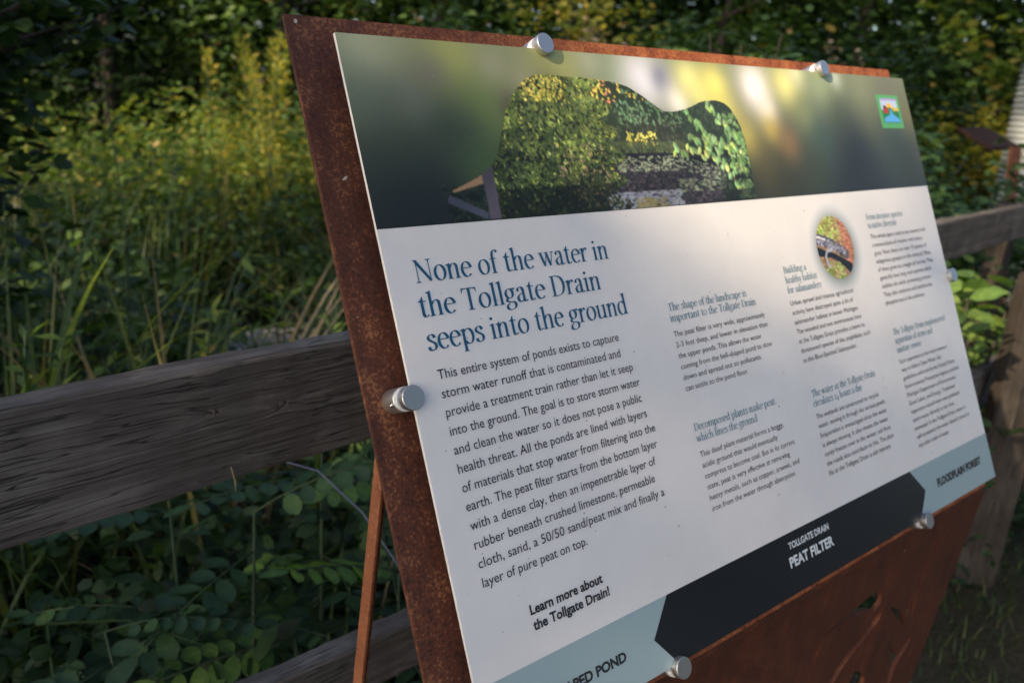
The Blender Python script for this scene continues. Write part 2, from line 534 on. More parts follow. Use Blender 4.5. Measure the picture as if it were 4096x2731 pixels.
# rear braces
for k, xx in enumerate((0.328, 1.222)):
    bm = bmesh.new()
    ring_ = [(-.0055, -.0080), (-.0030, -.0080), (-.0030, .0050), (.0085, .0050), (.0085, .0078), (-.0055, .0078)]
    lo_ = [bm.verts.new((a_x, a_y, 0)) for a_x, a_y in ring_]; hi_ = [bm.verts.new((a_x, a_y, 1.21)) for a_x, a_y in ring_]
    for q_ in range(6): bm.faces.new((lo_[q_], lo_[(q_ + 1) % 6], hi_[(q_ + 1) % 6], hi_[q_]))
    bm.faces.new(hi_); bm.faces.new(lo_[::-1])
    bmesh.ops.recalc_face_normals(bm, faces=bm.faces)
    top = Vector((xx, 0.557, CZ - 0.255)); bot = Vector((xx - .002, 0.557 + 0.161 * 1.19, 0.0))
    dirv = (top - bot).normalized()
    xax = Vector((1, 0, 0)); yax = dirv.cross(xax).normalized(); xax = yax.cross(dirv)
    mw = Matrix(((xax.x, yax.x, dirv.x, bot.x), (xax.y, yax.y, dirv.y, bot.y), (xax.z, yax.z, dirv.z, bot.z), (0, 0, 0, 1)))
    leg = obj('rear_leg', bm, RUST3, sign, mw)
# printed panel
bm = bmesh.new()
box(bm, 0, PW, -PH, 0, -0.003, 0)
bmesh.ops.bevel(bm, geom=[e for e in bm.edges], offset=0.0002, segments=1, affect='EDGES')
panel = obj('printed_panel', bm, PANEL, sign, SM)


def flat(name, pts, m, h, parent=panel):
    bm = bmesh.new()
    bm.faces.new([bm.verts.new(S(u / 1000, v / 1000, h)) for u, v in pts][::-1])
    bmesh.ops.recalc_face_normals(bm, faces=bm.faces)
    if bm.faces and sum(f.normal.z for f in bm.faces) < 0:
        bmesh.ops.reverse_faces(bm, faces=bm.faces)
    bmesh.ops.triangulate(bm, faces=bm.faces)
    return obj(name, bm, m, parent, SM)


flat('colour_band', [(0, 532), (914, 532), (914, 596), (0, 596)], BAND, 0.0002)
flat('arrow_shape', [(222.2, 532), (688.6, 532), (716.9, 564.2), (691, 596), (219, 596), (194.4, 565.0)], DARK, 0.0004)


# ---- painted prints: colours per vertex on a fine flat grid
class Canvas:
    def __init__(self, u0, u1, v0, v1, step):
        self.u = np.arange(u0, u1 + step * .5, step); self.v = np.arange(v0, v1 + step * .5, step)
        self.U, self.V = np.meshgrid(self.u, self.v)
        self.C = np.zeros(self.U.shape + (3,))

    def blob(self, u, v, r, col, a=1.0, ry=None, p=1.0):
        d = ((self.U - u) / r) ** 2 + ((self.V - v) / (ry or r)) ** 2
        k = (a * np.exp(-d ** p))[..., None]
        self.C = self.C * (1 - k) + np.array(col, float) * k

    def stamp(self, u, v, L_, W_, ang, col, shade=0.15, a=1.0):
        """one pointed leaf"""
        R = L_ * .6 + 1
        i0, i1 = np.searchsorted(self.v, [v - R, v + R]); j0, j1 = np.searchsorted(self.u, [u - R, u + R])
        if i0 >= i1 or j0 >= j1: return
        U = self.U[i0:i1, j0:j1] - u; Vv = self.V[i0:i1, j0:j1] - v
        c, s = math.cos(ang), math.sin(ang)
        x = (U * c + Vv * s) / (L_ / 2); y = (-U * s + Vv * c) / (W_ / 2)
        lim = np.clip(1 - np.abs(x) ** 1.7, 0, 1)
        k = np.clip((lim - np.abs(y)) * 3.0 + .3, 0, 1) * (np.abs(x) < 1) * a
        cc = np.array(col, float)[None, None] * (1 + shade * np.sign(y))[..., None]
        self.C[i0:i1, j0:j1] = self.C[i0:i1, j0:j1] * (1 - k[..., None]) + cc * k[..., None]

    def poly(self, pts, col, a=1.0, soft=0.0):
        k = inside(self.U, self.V, pts)[..., None] * a
        self.C = self.C * (1 - k) + np.array(col, float) * k

    def line(self, pts, w_, col, a=1.0):
        for (x0, y0), (x1, y1) in zip(pts, pts[1:]):
            dx, dy = x1 - x0, y1 - y0
            t = np.clip(((self.U - x0) * dx + (self.V - y0) * dy) / (dx * dx + dy * dy + 1e-9), 0, 1)
            d = np.hypot(self.U - x0 - t * dx, self.V - y0 - t * dy)
            k = (np.clip(w_ / 2 + .4 - d, 0, 1) * a)[..., None]
            self.C = self.C * (1 - k) + np.array(col, float) * k

    def mesh(self, name, h, keep=None, gain=1.0):
        lin = np.clip(self.C, 0, 255) / 255
        lin = np.where(lin <= .04045, lin / 12.92, ((lin + .055) / 1.055) ** 2.4) * gain
        ny, nx = self.U.shape
        V = np.stack([self.U / 1000, -self.V / 1000, np.full(self.U.shape, h)], -1).reshape(-1, 3)
        ii = (np.arange(ny - 1)[:, None] * nx + np.arange(nx - 1)[None])
        if keep is not None: ii = ii[keep[:-1, :-1]]
        ii = ii.ravel()
        me = np_mesh(name, V, np.stack([ii, ii + nx, ii + nx + 1, ii + 1], 1))
        at = me.color_attributes.new('Col', 'FLOAT_COLOR', 'POINT')
        at.data.foreach_set('color', np.concatenate([np.clip(lin, 0, .85), np.ones(self.U.shape + (1,))], -1).astype(np.float32).ravel())
        return me


def inside(X, Y, poly):
    n = len(poly); r = np.zeros(X.shape, bool); j = n - 1
    for i in range(n):
        xi, yi = poly[i]; xj, yj = poly[j]
        if yi != yj:
            r ^= ((yi > Y) != (yj > Y)) & (X < (xj - xi) * (Y - yi) / (yj - yi) + xi)
        j = i
    return r


def smooth_closed(pts, n=6):
    out = []
    m_ = len(pts)
    for i in range(m_):
        p0, p1, p2, p3 = (np.array(pts[(i + k - 1) % m_], float) for k in range(4))
        for t in np.linspace(0, 1, n, endpoint=False):
            out.append(tuple(.5 * ((2 * p1) + (p2 - p0) * t + (2 * p0 - 5 * p1 + 4 * p2 - p3) * t * t + (3 * p1 - p0 - 3 * p2 + p3) * t ** 3)))
    return out


VM = 161.3
# background of the photographic banner: heavily defocused greens
A = Canvas(0, 914, 0, VM, 2.0)
t = (A.V / VM)[..., None]
A.C = np.array((104, 112, 78.)) * (1 - t) + np.array((30, 36, 32.)) * t
for b in [(20, 10, 40, (146, 150, 116), .8), (110, 12, 30, (130, 134, 66), .8), (60, 62, 22, (126, 126, 112), .6), (85, 30, 16, (96, 92, 84), .7),
          (150, 22, 20, (128, 126, 112), .6), (188, 34, 20, (120, 118, 104), .6), (130, 70, 42, (82, 104, 48), .8), (165, 60, 15, (62, 52, 50), .7),
          (100, 90, 30, (52, 60, 50), .8), (112, 118, 34, (70, 100, 46), .85), (45, 100, 35, (74, 88, 52), .6), (10, 60, 25, (96, 108, 88), .5),
          (50, 148, 70, (24, 30, 32), .85), (240, 14, 44, (140, 142, 78), .85), (215, 40, 20, (72, 78, 44), .6), (300, 20, 34, (100, 116, 78), .9), (275, 8, 20, (150, 152, 128), .6),
          (350, 25, 40, (196, 196, 204), .95), (382, 22, 17, (104, 106, 126), .95), (400, 48, 22, (206, 204, 196), .9), (425, 20, 24, (206, 202, 120), .9),
          (440, 40, 26, (196, 196, 110), .8), (330, 50, 18, (150, 152, 140), .6), (470, 25, 26, (214, 204, 92), .9), (478, 60, 26, (206, 196, 84), .8), (505, 90, 30, (176, 160, 66), .8),
          (545, 25, 34, (226, 218, 214), .97), (560, 55, 20, (214, 206, 196), .8), (610, 20, 30, (214, 206, 112), .9), (640, 4, 22, (206, 206, 150), .8), (560, 80, 20, (176, 156, 60), .8),
          (590, 100, 26, (140, 100, 56), .8), (540, 130, 34, (110, 92, 44), .6), (640, 60, 26, (116, 124, 76), .8), (690, 20, 36, (132, 146, 104), .85), (730, 8, 16, (196, 206, 196), .6),
          (670, 95, 36, (52, 76, 64), .85), (720, 60, 30, (66, 78, 50), .7), (630, 140, 40, (46, 54, 34), .8), (750, 110, 50, (34, 38, 36), .8), (800, 60, 40, (78, 84, 52), .7),
          (790, 20, 40, (116, 122, 86), .7), (860, 20, 40, (96, 94, 74), .7), (900, 60, 30, (110, 100, 46), .5), (850, 110, 40, (50, 66, 52), .8), (730, 150, 60, (26, 28, 24), .85),
          (870, 150, 50, (44, 46, 26), .7), (560, 155, 50, (40, 42, 22), .8), (480, 150, 40, (40, 42, 24), .7), (920, 120, 30, (70, 70, 44), .6)]:
    A.blob(*b)
mono = A.C.mean(-1, keepdims=True)
A.C = mono + (A.C - mono) * .85
A.C += rng.normal(0, 1.0, A.C.shape)
obj('banner_print', A.mesh('banner_print', 0.0003, gain=1.55), PRINT, panel, SM)

# the sharp inset: pond, shrubs and a fence seen through a wavy window
BL = [(79.9, 133.4), (89.1, 129.4), (111.9, 120.6), (126.5, 112.5), (136.0, 100.7), (143.9, 86.0), (151.5, 69.7), (158.9, 57.3), (171.1, 43.2), (186.2, 31.4), (199.8, 26.6), (216.1, 25.2), (243.5, 26.0), (272.2, 26.7), (301.7, 29.0), (321.3, 32.8), (336.4, 39.3), (351.2, 47.6), (366.2, 56.3), (379.1, 58.9), (400.9, 56.8), (419.3, 52.2), (436.1, 46.8), (451.8, 44.9), (469.8, 45.2), (483.6, 50.5), (493.0, 61.6), (498.7, 75.5), (501.7, 92.9), (500.5, 112.0), (499, 137.8), (498, 161.0), (72.0, 161.0), (71.6, 146.2), (72.4, 140.0), (75.3, 137.4)]
I = Canvas(70, 503, 24, VM, 0.8)
I.C[:] = (22, 28, 18)
pr = random.Random(3)
I.poly([(225, 20), (510, 20), (510, 103), (225, 100)], (44, 56, 36))


def rcol(c, s=18):
    k = pr.uniform(-s, s)
    return tuple(max(0, x + k + pr.uniform(-6, 6)) for x in c)


for i in range(900):      # sunlit far treetops and muted mid trees
    u, v = pr.uniform(215, 410), pr.uniform(22, 100)
    if v < 48 - max(0, (u - 330)) * .1 and pr.random() < .75: c = rcol((214, 186, 62), 30)
    elif 270 < u < 300 and v < 52: c = rcol((190, 120, 80))
    elif u > 300 and v < 75: c = rcol((94, 128, 88))
    else: c = rcol((62, 76, 50), 22)
    if 215 < u < 235 and v < 40 and pr.random() < .5: c = rcol((206, 206, 196))
    I.stamp(u, v, pr.uniform(3, 8), pr.uniform(2, 4), pr.uniform(0, PI), c)
for i in range(60):
    u = pr.uniform(300, 410)
    I.line([(u, pr.uniform(60, 75)), (u + pr.uniform(-3, 3), pr.uniform(88, 102))], .8, (44, 32, 34), .8)
for i in range(60): I.stamp(pr.uniform(305, 350), pr.uniform(82, 96), 5, 2.5, pr.uniform(0, PI), rcol((196, 190, 70), 30))
for i in range(700): I.stamp(pr.uniform(262, 410), pr.uniform(93, 106), 6, 1.2, PI / 2 + pr.uniform(-.4, .4), rcol((70, 82, 48), 18))
I.poly([(262, 104), (510, 106), (510, 162), (255, 162)], (28, 28, 30))
for i in range(1300): I.stamp(pr.uniform(262, 440), pr.uniform(118, 162), 5, 1.3, pr.uniform(-.3, .3), rcol((66, 60, 66), 26), 0, .7)
for i in range(500): I.stamp(pr.uniform(262, 372) , pr.uniform(145, 162), 7, 2, pr.uniform(-.2, .2), rcol((112, 120, 134), 22), 0, .8)
for i in range(80): I.stamp(pr.uniform(300, 345), pr.uniform(152, 162), 7, 2, 0, rcol((120, 112, 60), 16), 0, .8)
for i in range(420):
    u = pr.uniform(280, 460); v = 108 + pr.random() ** 1.2 * 16 + max(0, u - 380) * .22
    I.stamp(u, v, pr.uniform(3, 6), pr.uniform(1.2, 2), pr.uniform(-.2, .2), rcol((120, 134, 106), 26), 0)
for i in range(160): I.stamp(pr.uniform(370, 450), pr.uniform(134, 148), 5, 1.5, 0, rcol((96, 110, 84), 24), 0)
I.poly([(455, 132), (510, 128), (510, 162), (440, 162)], (22, 24, 18))
def lum(u, v):
    return .5 + .5 * math.sin(u * .11 + 1.7 * math.sin(v * .09)) * math.cos(v * .13 + .8 * math.sin(u * .07))


for i in range(8200):      # the big near bush on the left
    v = pr.uniform(22, 162); w_ = 285 - max(0, 60 - v) * .5 + 10 * math.sin(v * .25) - (8 if v > 120 else 0) + max(0, v - 80) * .12
    u = pr.uniform(112, w_)
    if v > 142 and pr.random() < .5: continue
    lit = (.35 + .65 * max(0, 1 - v / 190)) * (.45 + .75 * lum(u, v))
    c = rcol((30 + 84 * lit, 40 + 96 * lit, 22 + 34 * lit), 17)
    if pr.random() < .22: c = rcol((26, 34, 20), 8)
    if pr.random() < .10 * lit + .02: c = rcol((158, 172, 70), 24)
    if v < 52 and 178 < u < 232 and pr.random() < .5: c = rcol((206, 190, 72), 26)
    if v > 95 and 205 < u < 270 and pr.random() < .13: c = rcol((160, 134, 96), 24)
    if v > 135: c = tuple(x * .55 for x in c)
    I.stamp(u, v, pr.uniform(3.2, 6.6), pr.uniform(1.7, 3.2), pr.uniform(-1.2, 1.9), c)
for i in range(700): I.stamp(pr.uniform(395, 502), pr.uniform(46, 104), pr.uniform(3, 7), pr.uniform(2, 4), pr.uniform(0, PI), rcol((46, 60, 42), 18))
for i in range(300): I.stamp(pr.uniform(440, 502), pr.uniform(104, 160), pr.uniform(3, 7), pr.uniform(2, 4), pr.uniform(0, PI), rcol((44, 58, 38), 20))
for br in ([(374, 100), (429, 109), (467, 123), (493, 127)], [(407, 86), (446, 96), (497, 110)], [(409, 61), (422, 73), (440, 91)], [(445, 51), (464, 67), (497, 101)], [(430, 96), (470, 140), (488, 158)], [(440, 90), (480, 100)]):
    I.line(br, 1.2, (150, 120, 100), .9)
    for (x0, y0), (x1, y1) in zip(br, br[1:]):
        n_ = int(math.hypot(x1 - x0, y1 - y0) / 3.6)
        for k in range(n_):
            tt = k / n_
            I.stamp(x0 + (x1 - x0) * tt + pr.uniform(-4, 4), y0 + (y1 - y0) * tt + pr.uniform(-6, 6), pr.uniform(8, 13), pr.uniform(5, 8), pr.uniform(.4, 2.4), rcol((116, 158, 92) if pr.random() < .7 else (170, 190, 90), 24), .12)
for i in range(170): I.stamp(pr.uniform(470, 502), pr.uniform(60, 160), pr.uniform(5, 9), pr.uniform(3, 6), pr.uniform(0, PI), rcol((96, 130, 74), 26), .12)
I.poly([(72, 136), (127, 118), (112, 161), (70, 161)], (20, 28, 20))
for i in range(160): I.stamp(pr.uniform(72, 126), pr.uniform(124, 161), 6, 3, pr.uniform(0, PI), rcol((34, 48, 34), 10))
I.poly([(78, 134.5), (113.5, 121), (114, 129), (80, 136)], (166, 128, 88))
I.poly([(114, 117), (127, 111), (125.5, 161), (113, 161)], (82, 76, 84))
for k in range(7): I.line([(115 + k * 1.7, 114), (114 + k * 1.7, 161)], .5, rcol((62, 56, 64), 12), .6)
I.poly([(75, 137), (112.5, 155), (110, 161), (71, 144)], (66, 70, 84))
I.poly([(455, 150), (500, 148), (500, 162), (440, 162)], (24, 28, 20), .6)
for q_ in range(2):
    I.C[1:-1, 1:-1] = I.C[1:-1, 1:-1] * .5 + (I.C[:-2, 1:-1] + I.C[2:, 1:-1] + I.C[1:-1, :-2] + I.C[1:-1, 2:]) * .125
mono = I.C.mean(-1, keepdims=True)
I.C = mono + (I.C - mono) * .86
I.C *= 1 + .10 * np.sin(I.U * .045 + 2 * np.sin(I.V * .05))[..., None]
I.C += rng.normal(0, 4.0, I.C.shape)
SB = smooth_closed(BL[:31], 4)[:29 * 4]
SB = [p for p in SB if p[1] < 161.2] + [(498, 161.0), (72.0, 161.0), (71.6, 146.2), (72.4, 140.0), (75.3, 137.4)]
obj('inset_print', I.mesh('inset_print', 0.0006, inside(I.U, I.V, SB), gain=1.3), PRINT, panel, SM)

# round salamander picture, with its soft printed halo
Hc = Canvas(575, 705, 165, 300, 2.0)
Hc.C[:] = (222, 222, 221)
dd = np.hypot(Hc.U - 640, (Hc.V - 234))
kk = np.clip((62 - dd) / 26, 0, 1)[..., None] ** 1.6
Hc.C = Hc.C * (1 - kk * .75) + np.array((96, 112, 112.)) * kk * .75
obj('picture_halo', Hc.mesh('picture_halo', 0.0002, dd < 61), PRINT, panel, SM)
Q = Canvas(592, 683, 185, 277, 0.8)
Q.C[:] = (120, 92, 60)
for i in range(1500):
    u, v = pr.uniform(592, 683), pr.uniform(185, 277)
    c = (128, 98, 62)
    if v < 218 + (u - 600) * .1: c = (128, 150, 56) if (u < 640 and pr.random() < .65) or pr.random() < .3 else (138, 118, 66)
    if u > 655: c = (150, 92, 62)
    if v > 250 and u < 650: c = (120, 142, 54) if pr.random() < .6 else (128, 90, 66)
    Q.stamp(u, v, pr.uniform(4, 10), pr.uniform(2, 4), pr.uniform(-.5, 1.2), rcol(c, 34))
Q.poly([(590, 224), (609, 232), (630, 238), (647, 245), (668, 255), (664, 274), (655, 262), (640, 250), (622, 243), (600, 240), (590, 236)], (14, 14, 14))
Q.line([(592, 217), (605, 219), (619, 222.5), (634, 228)], 15, (70, 66, 74))
Q.line([(630, 226), (642, 232), (652, 236.5), (659, 242)], 13, (74, 66, 72))
Q.line([(629, 234), (617, 235), (612.5, 241), (613.5, 249), (617, 253)], 3.6, (136, 142, 158))
for dx_ in (-3, 0, 3): Q.line([(615, 250), (615 + dx_, 256)], 1.2, (140, 146, 160))
for i in range(210):
    tt = pr.random(); u = 592 + 66 * tt; v = 217 + 24 * tt ** 1.25 + pr.uniform(-7, 6)
    Q.stamp(u, v, pr.uniform(1.6, 3.4), pr.uniform(1, 1.8), pr.uniform(0, 3), rcol((160, 168, 190), 36), 0, .7)
Q.line([(592, 214), (606, 216), (618, 220)], 2.2, (226, 222, 226), .9)
Q.blob(647, 241, 2.6, (12, 12, 12), 1)
mono = Q.C.mean(-1, keepdims=True)
Q.C = mono + (Q.C - mono) * .85
Q.C[1:-1, 1:-1] = Q.C[1:-1, 1:-1] * .5 + (Q.C[:-2, 1:-1] + Q.C[2:, 1:-1] + Q.C[1:-1, :-2] + Q.C[1:-1, 2:]) * .125
obj('salamander_print', Q.mesh('salamander_print', 0.0005, np.hypot(Q.U - 637.6, Q.V - 231) < 40.6, gain=1.6), PRINT, panel, SM)

# small emblem, top right of the panel
EM = [('emblem_border', [(824.3, 27), (885.2, 27), (885.2, 75.6), (824.3, 75.6)], (0.10, 0.40, 0.13), .0005),
      ('emblem_sky', [(832.5, 32.2), (878.5, 32.2), (878.5, 50), (832.5, 50)], (0.50, 0.62, 0.80), .0007),
      ('emblem_dusk', [(832.5, 32.2), (878.5, 32.2), (878.5, 35.2), (832.5, 35.2)], (0.42, 0.34, 0.66), .0008),
      ('emblem_sun', [(855 + 8.5 * math.cos(a * PI / 10), 47.5 - 9 * math.sin(a * PI / 10)) for a in range(11)], (0.85, 0.48, 0.04), .0009),
      ('emblem_hills', [(832.5, 67.2), (832.5, 49), (843, 50), (849, 47), (855, 44.6), (862, 47.5), (868, 50), (878.5, 49.5), (878.5, 67.2)], (0.02, 0.20, 0.05), .0010),
      ('emblem_river', [(832.5, 67), (836, 60.5), (848, 57.5), (853, 55), (856, 47.8), (858.3, 47.8), (860.5, 54.5), (867, 58.5), (876, 61.5), (878.3, 67)], (0.10, 0.40, 0.78), .0011),
      ('emblem_barn', [(836, 52), (836, 47), (840, 43), (848.5, 46.5), (849, 53), (843, 54.5), (838.5, 53.5)], (0.50, 0.03, 0.02), .0012),
      ('emblem_roof', [(836, 47.2), (838.5, 42), (847, 45), (848.8, 47.4)], (0.08, 0.03, 0.02), .0013)]
for nm, pts, c, h in EM: flat(nm, pts, mat(nm + '_ink', c, 0.4), h)
for cx_ in (866, 874.5):
    flat('emblem_tree', [(cx_ + 4 * math.cos(a * PI / 5), 48 + 3.6 * math.sin(a * PI / 5)) for a in range(10)], mat('emblem_tree_ink', (0.62, 0.50, 0.06), .4), .0013 + (cx_ > 870) * .0001)

# ------------------------------------------------------------------ lettering
_gl = {}


def glyph_mesh(s, bold):
    """verts / tris of one run of the built-in typeface, size 1"""
    cu = bpy.data.curves.new('t', 'FONT')
    cu.body = s
    cu.resolution_u = 3
    cu.offset = bold
    o = bpy.data.objects.new('t', cu)
    me = bpy.data.meshes.new_from_object(o)
    bpy.data.objects.remove(o)
    me.calc_loop_triangles()
    V = np.empty(len(me.vertices) * 3); me.vertices.foreach_get('co', V)
    F = np.empty(len(me.loop_triangles) * 3, np.int32); me.loop_triangles.foreach_get('vertices', F)
    bpy.data.meshes.remove(me)
    return V.reshape(-1, 3)[:, :2], F.reshape(-1, 3)


CAPH = glyph_mesh('H', 0)[0][:, 1].max()


def sans(name, lines, cap, m, h=0.0007, bold=0.0, factor=None):
    """lines: (text, u0, v, u1 or None) in mm; cap: capital height in mm"""
    runs = []; fs = []
    for txt, u0, v, u1 in lines:
        V, F = glyph_mesh(txt, bold)
        wd = V[:, 0].max() - V[:, 0].min()
        if u1: fs.append((u1 - u0) / (wd * cap / CAPH))
        runs.append((V, F, u0, v, u1, wd))
    avg = factor or float(np.mean(fs))
    VV, FF, n = [], [], 0
    for V, F, u0, v, u1, wd in runs:
        k = (u1 - u0) / wd if u1 else avg * cap / CAPH
        P = np.empty((len(V), 3))
        P[:, 0] = (u0 + (V[:, 0] - V[:, 0].min()) * k) / 1000
        P[:, 1] = (-v + V[:, 1] * cap / CAPH) / 1000
        P[:, 2] = h
        VV.append(P); FF.append(F + n); n += len(V)
    return obj(name, np_mesh(name, np.concatenate(VV), np.concatenate(FF)), m, panel, SM)


# --- a condensed old-style serif drawn stroke by stroke with a broad nib
TH, TN = 0.112, 0.030


def arc(cx, cy, rx, ry, a0, a1, n=22):
    return [(cx + rx * math.cos(math.radians(a0 + (a1 - a0) * i / n)), cy + ry * math.sin(math.radians(a0 + (a1 - a0) * i / n))) for i in range(n + 1)]


def cat(pts, n=6):
    P = [pts[0]] + list(pts) + [pts[-1]]
    out = []
    for i in range(1, len(P) - 2):
        p0, p1, p2, p3 = (np.array(P[i + k - 1], float) for k in range(4))
        for t in np.linspace(0, 1, n, endpoint=False):
            out.append(tuple(.5 * ((2 * p1) + (p2 - p0) * t + (2 * p0 - 5 * p1 + 4 * p2 - p3) * t * t + (3 * p1 - p0 - 3 * p2 + p3) * t ** 3)))
    out.append(tuple(pts[-1]))
    return out


def stem(x, y0, y1): return ('w', [(x, y0), (x, y1)], TH)
def hair(x0, y0, x1, y1): return ('w', [(x0, y0), (x1, y1)], TN * 1.25)
def foot(x, y=0.0, hw=.115): return ('p', [(x - hw, y), (x + hw, y), (x + hw, y + .018), (x + TH / 2, y + .05), (x - TH / 2, y + .05), (x - hw, y + .018)])
def head(x, y, hw=.115): return ('p', [(x - hw, y), (x + hw, y), (x + hw, y - .018), (x + TH / 2, y - .05), (x - TH / 2, y - .05), (x - hw, y - .018)])
def flag(x, y): return ('p', [(x - .135, y - .055), (x - .135, y - .072), (x - TH / 2, y - .11), (x + TH / 2, y - .05), (x + TH / 2, y + .012)])
def dot(x, y, r=.06): return ('p', [(x + r * math.cos(a * PI / 7), y + r * math.sin(a * PI / 7)) for a in range(14)])
def nib(pts): return ('n', pts)


def hump(x): return nib(cat([(x + .03, .5), (x + .10, .62), (x + .20, .675), (x + .29, .62), (x + .315, .5), (x + .315, .3)]))


GL = {
    'o': (.55, [nib(arc(.275, .345, .205, .335, 0, 360, 40))]),
    'n': (.60, [stem(.13, .02, .66), flag(.13, .70), foot(.13), hump(.13), stem(.445, .02, .34), foot(.445)]),
    'm': (.90, [stem(.13, .02, .66), flag(.13, .70), foot(.13), hump(.13), stem(.445, .02, .34), foot(.445), hump(.445), stem(.76, .02, .34), foot(.76)]),
    'h': (.60, [stem(.13, .02, 1.06), flag(.13, 1.10), foot(.13), hump(.13), stem(.445, .02, .34), foot(.445)]),
    'u': (.60, [stem(.13, .2, .66), flag(.13, .70), nib(cat([(.13, .22), (.15, .08), (.24, .02), (.34, .05), (.43, .16)])), stem(.45, .0, .66), flag(.45, .70), ('p', [(.45, 0), (.57, .03), (.57, .045), (.45, .09)])]),
    'r': (.41, [stem(.13, .02, .66), flag(.13, .70), foot(.13, 0, .125), nib(cat([(.17, .5), (.22, .62), (.30, .68), (.36, .66)])), dot(.345, .62, .055)]),
    'e': (.50, [nib(arc(.265, .345, .195, .335, 12, 318, 34)), hair(.10, .415, .44, .415)]),
    'c': (.46, [nib(arc(.265, .345, .195, .335, 48, 312, 30)), dot(.375, .555, .055)]),
    'a': (.50, [nib(cat([(.10, .56), (.15, .66), (.25, .69), (.33, .62), (.35, .48)])), stem(.35, .1, .5), nib(cat([(.35, .14), (.375, .03), (.44, .02), (.50, .07)])), dot(.115, .55, .05),
                nib(cat([(.34, .42), (.2, .36), (.095, .25), (.10, .10), (.19, .015), (.29, .06), (.35, .15)]))]),
    's': (.43, [nib(cat([(.345, .53), (.31, .65), (.215, .685), (.11, .62), (.10, .50), (.21, .39), (.33, .29), (.36, .16), (.30, .04), (.20, .005), (.10, .05), (.07, .17)])), ]),
    't': (.38, [stem(.17, .13, .66), ('p', [(.03, .66), (.34, .66), (.34, .70), (.226, .70), (.226, .90), (.19, .88), (.12, .74), (.03, .69)]), nib(cat([(.17, .15), (.20, .035), (.28, .015), (.36, .075)]))]),
    'f': (.36, [stem(.17, .02, .84), foot(.17, 0, .13), nib(cat([(.17, .82), (.20, .98), (.28, 1.07), (.38, 1.06)])), dot(.385, 1.01, .055), hair(.04, .68, .33, .68)]),
    'i': (.29, [stem(.145, .02, .66), flag(.145, .70), foot(.145), dot(.135, .93, .068)]),
    'l': (.29, [stem(.145, .02, 1.06), flag(.145, 1.10), foot(.145)]),
    'd': (.59, [nib(arc(.265, .345, .195, .335, 40, 325, 30)), stem(.44, .02, 1.06), flag(.44, 1.10), ('p', [(.44, 0), (.56, .03), (.56, .045), (.44, .09)])]),
    'b': (.57, [nib(arc(.31, .345, .195, .335, 140, -145, 30)), stem(.13, .03, 1.06), flag(.13, 1.10)]),
    'p': (.59, [nib(arc(.32, .345, .195, .335, 140, -145, 30)), stem(.13, -.28, .66), flag(.13, .70), foot(.13, -.31)]),
    'g': (.51, [nib(arc(.23, .465, .155, .215, 0, 360, 30)), nib(cat([(.33, .62), (.39, .69), (.45, .69)])), dot(.455, .665, .045), nib(cat([(.15, .28), (.09, .20), (.12, .11), (.25, .075), (.38, .05), (.44, -.06), (.39, -.21), (.24, -.28), (.10, -.25), (.055, -.14), (.10, -.04), (.20, .03)]))]),
    'y': (.52, [('w', [(.09, .68), (.27, .04)], TH), hair(.44, .68, .2, -.2), head(.09, .7, .10), head(.43, .7, .09), dot(.12, -.24, .06), hair(.2, -.2, .12, -.26)]),
    'v': (.50, [('w', [(.09, .68), (.27, .03)], TH), hair(.43, .68, .27, .03), head(.09, .7, .10), head(.42, .7, .09)]),
    'w': (.76, [('w', [(.09, .68), (.24, .03)], TH), hair(.39, .66, .24, .03), ('w', [(.38, .68), (.52, .03)], TH), hair(.68, .68, .52, .03), head(.09, .7, .10), head(.38, .7, .09), head(.67, .7, .09)]),
    'k': (.55, [stem(.13, .02, 1.06), flag(.13, 1.10), foot(.13), hair(.16, .30, .42, .66), ('w', [(.25, .42), (.46, .03)], TH * .9), foot(.47, 0, .09), head(.41, .7, .10)]),
    'N': (.78, [hair(.13, .02, .13, .97), ('w', [(.12, .95), (.64, .04)], TH * 1.05), hair(.64, .03, .64, .98), foot(.13, 0, .11), head(.10, 1.0, .10), head(.64, 1.0, .11)]),
    'T': (.66, [stem(.33, .02, .97), foot(.33, 0, .15), ('p', [(.03, 1.0), (.63, 1.0), (.645, .78), (.625, .78), (.58, .93), (.5, .955), (.16, .955), (.08, .93), (.035, .78), (.015, .78)])]),
    'D': (.74, [stem(.15, .02, .98), foot(.13, 0, .12), head(.13, 1.0, .12), nib(cat([(.16, .98), (.34, .975), (.55, .87), (.645, .52), (.56, .17), (.36, .03), (.16, .022)]))]),
    'B': (.62, [stem(.15, .02, .98), foot(.13, 0, .12), head(.13, 1.0, .12), nib(cat([(.16, .98), (.33, .97), (.47, .87), (.46, .65), (.33, .55), (.18, .54)])), nib(cat([(.30, .545), (.47, .46), (.54, .28), (.46, .08), (.30, .02), (.16, .02)]))]),
    'F': (.56, [stem(.15, .02, .98), foot(.15, 0, .14), hair(.05, .98, .5, .98), hair(.16, .53, .38, .53), ('p', [(.5, .99), (.5, .78), (.48, .78), (.42, .955)]), ('p', [(.38, .64), (.38, .42), (.365, .42), (.34, .53)]), head(.12, 1.0, .12)]),
    '2': (.46, [nib(cat([(.09, .50), (.13, .63), (.23, .68), (.34, .62), (.36, .48), (.25, .26), (.08, .04)])), ('p', [(.06, 0), (.41, 0), (.44, .16), (.42, .16), (.38, .075), (.08, .075)])]),
    '4': (.50, [stem(.34, -.22, .48), foot(.34, -.25, .09), hair(.34, .48, .06, .02), ('p', [(.04, -.02), (.47, -.02), (.47, .035), (.04, .035)])]),
    ',': (.24, [dot(.11, .055, .065), ('p', [(.15, .09), (.17, .03), (.08, -.14), (.07, -.12), (.12, .0)])]),
}


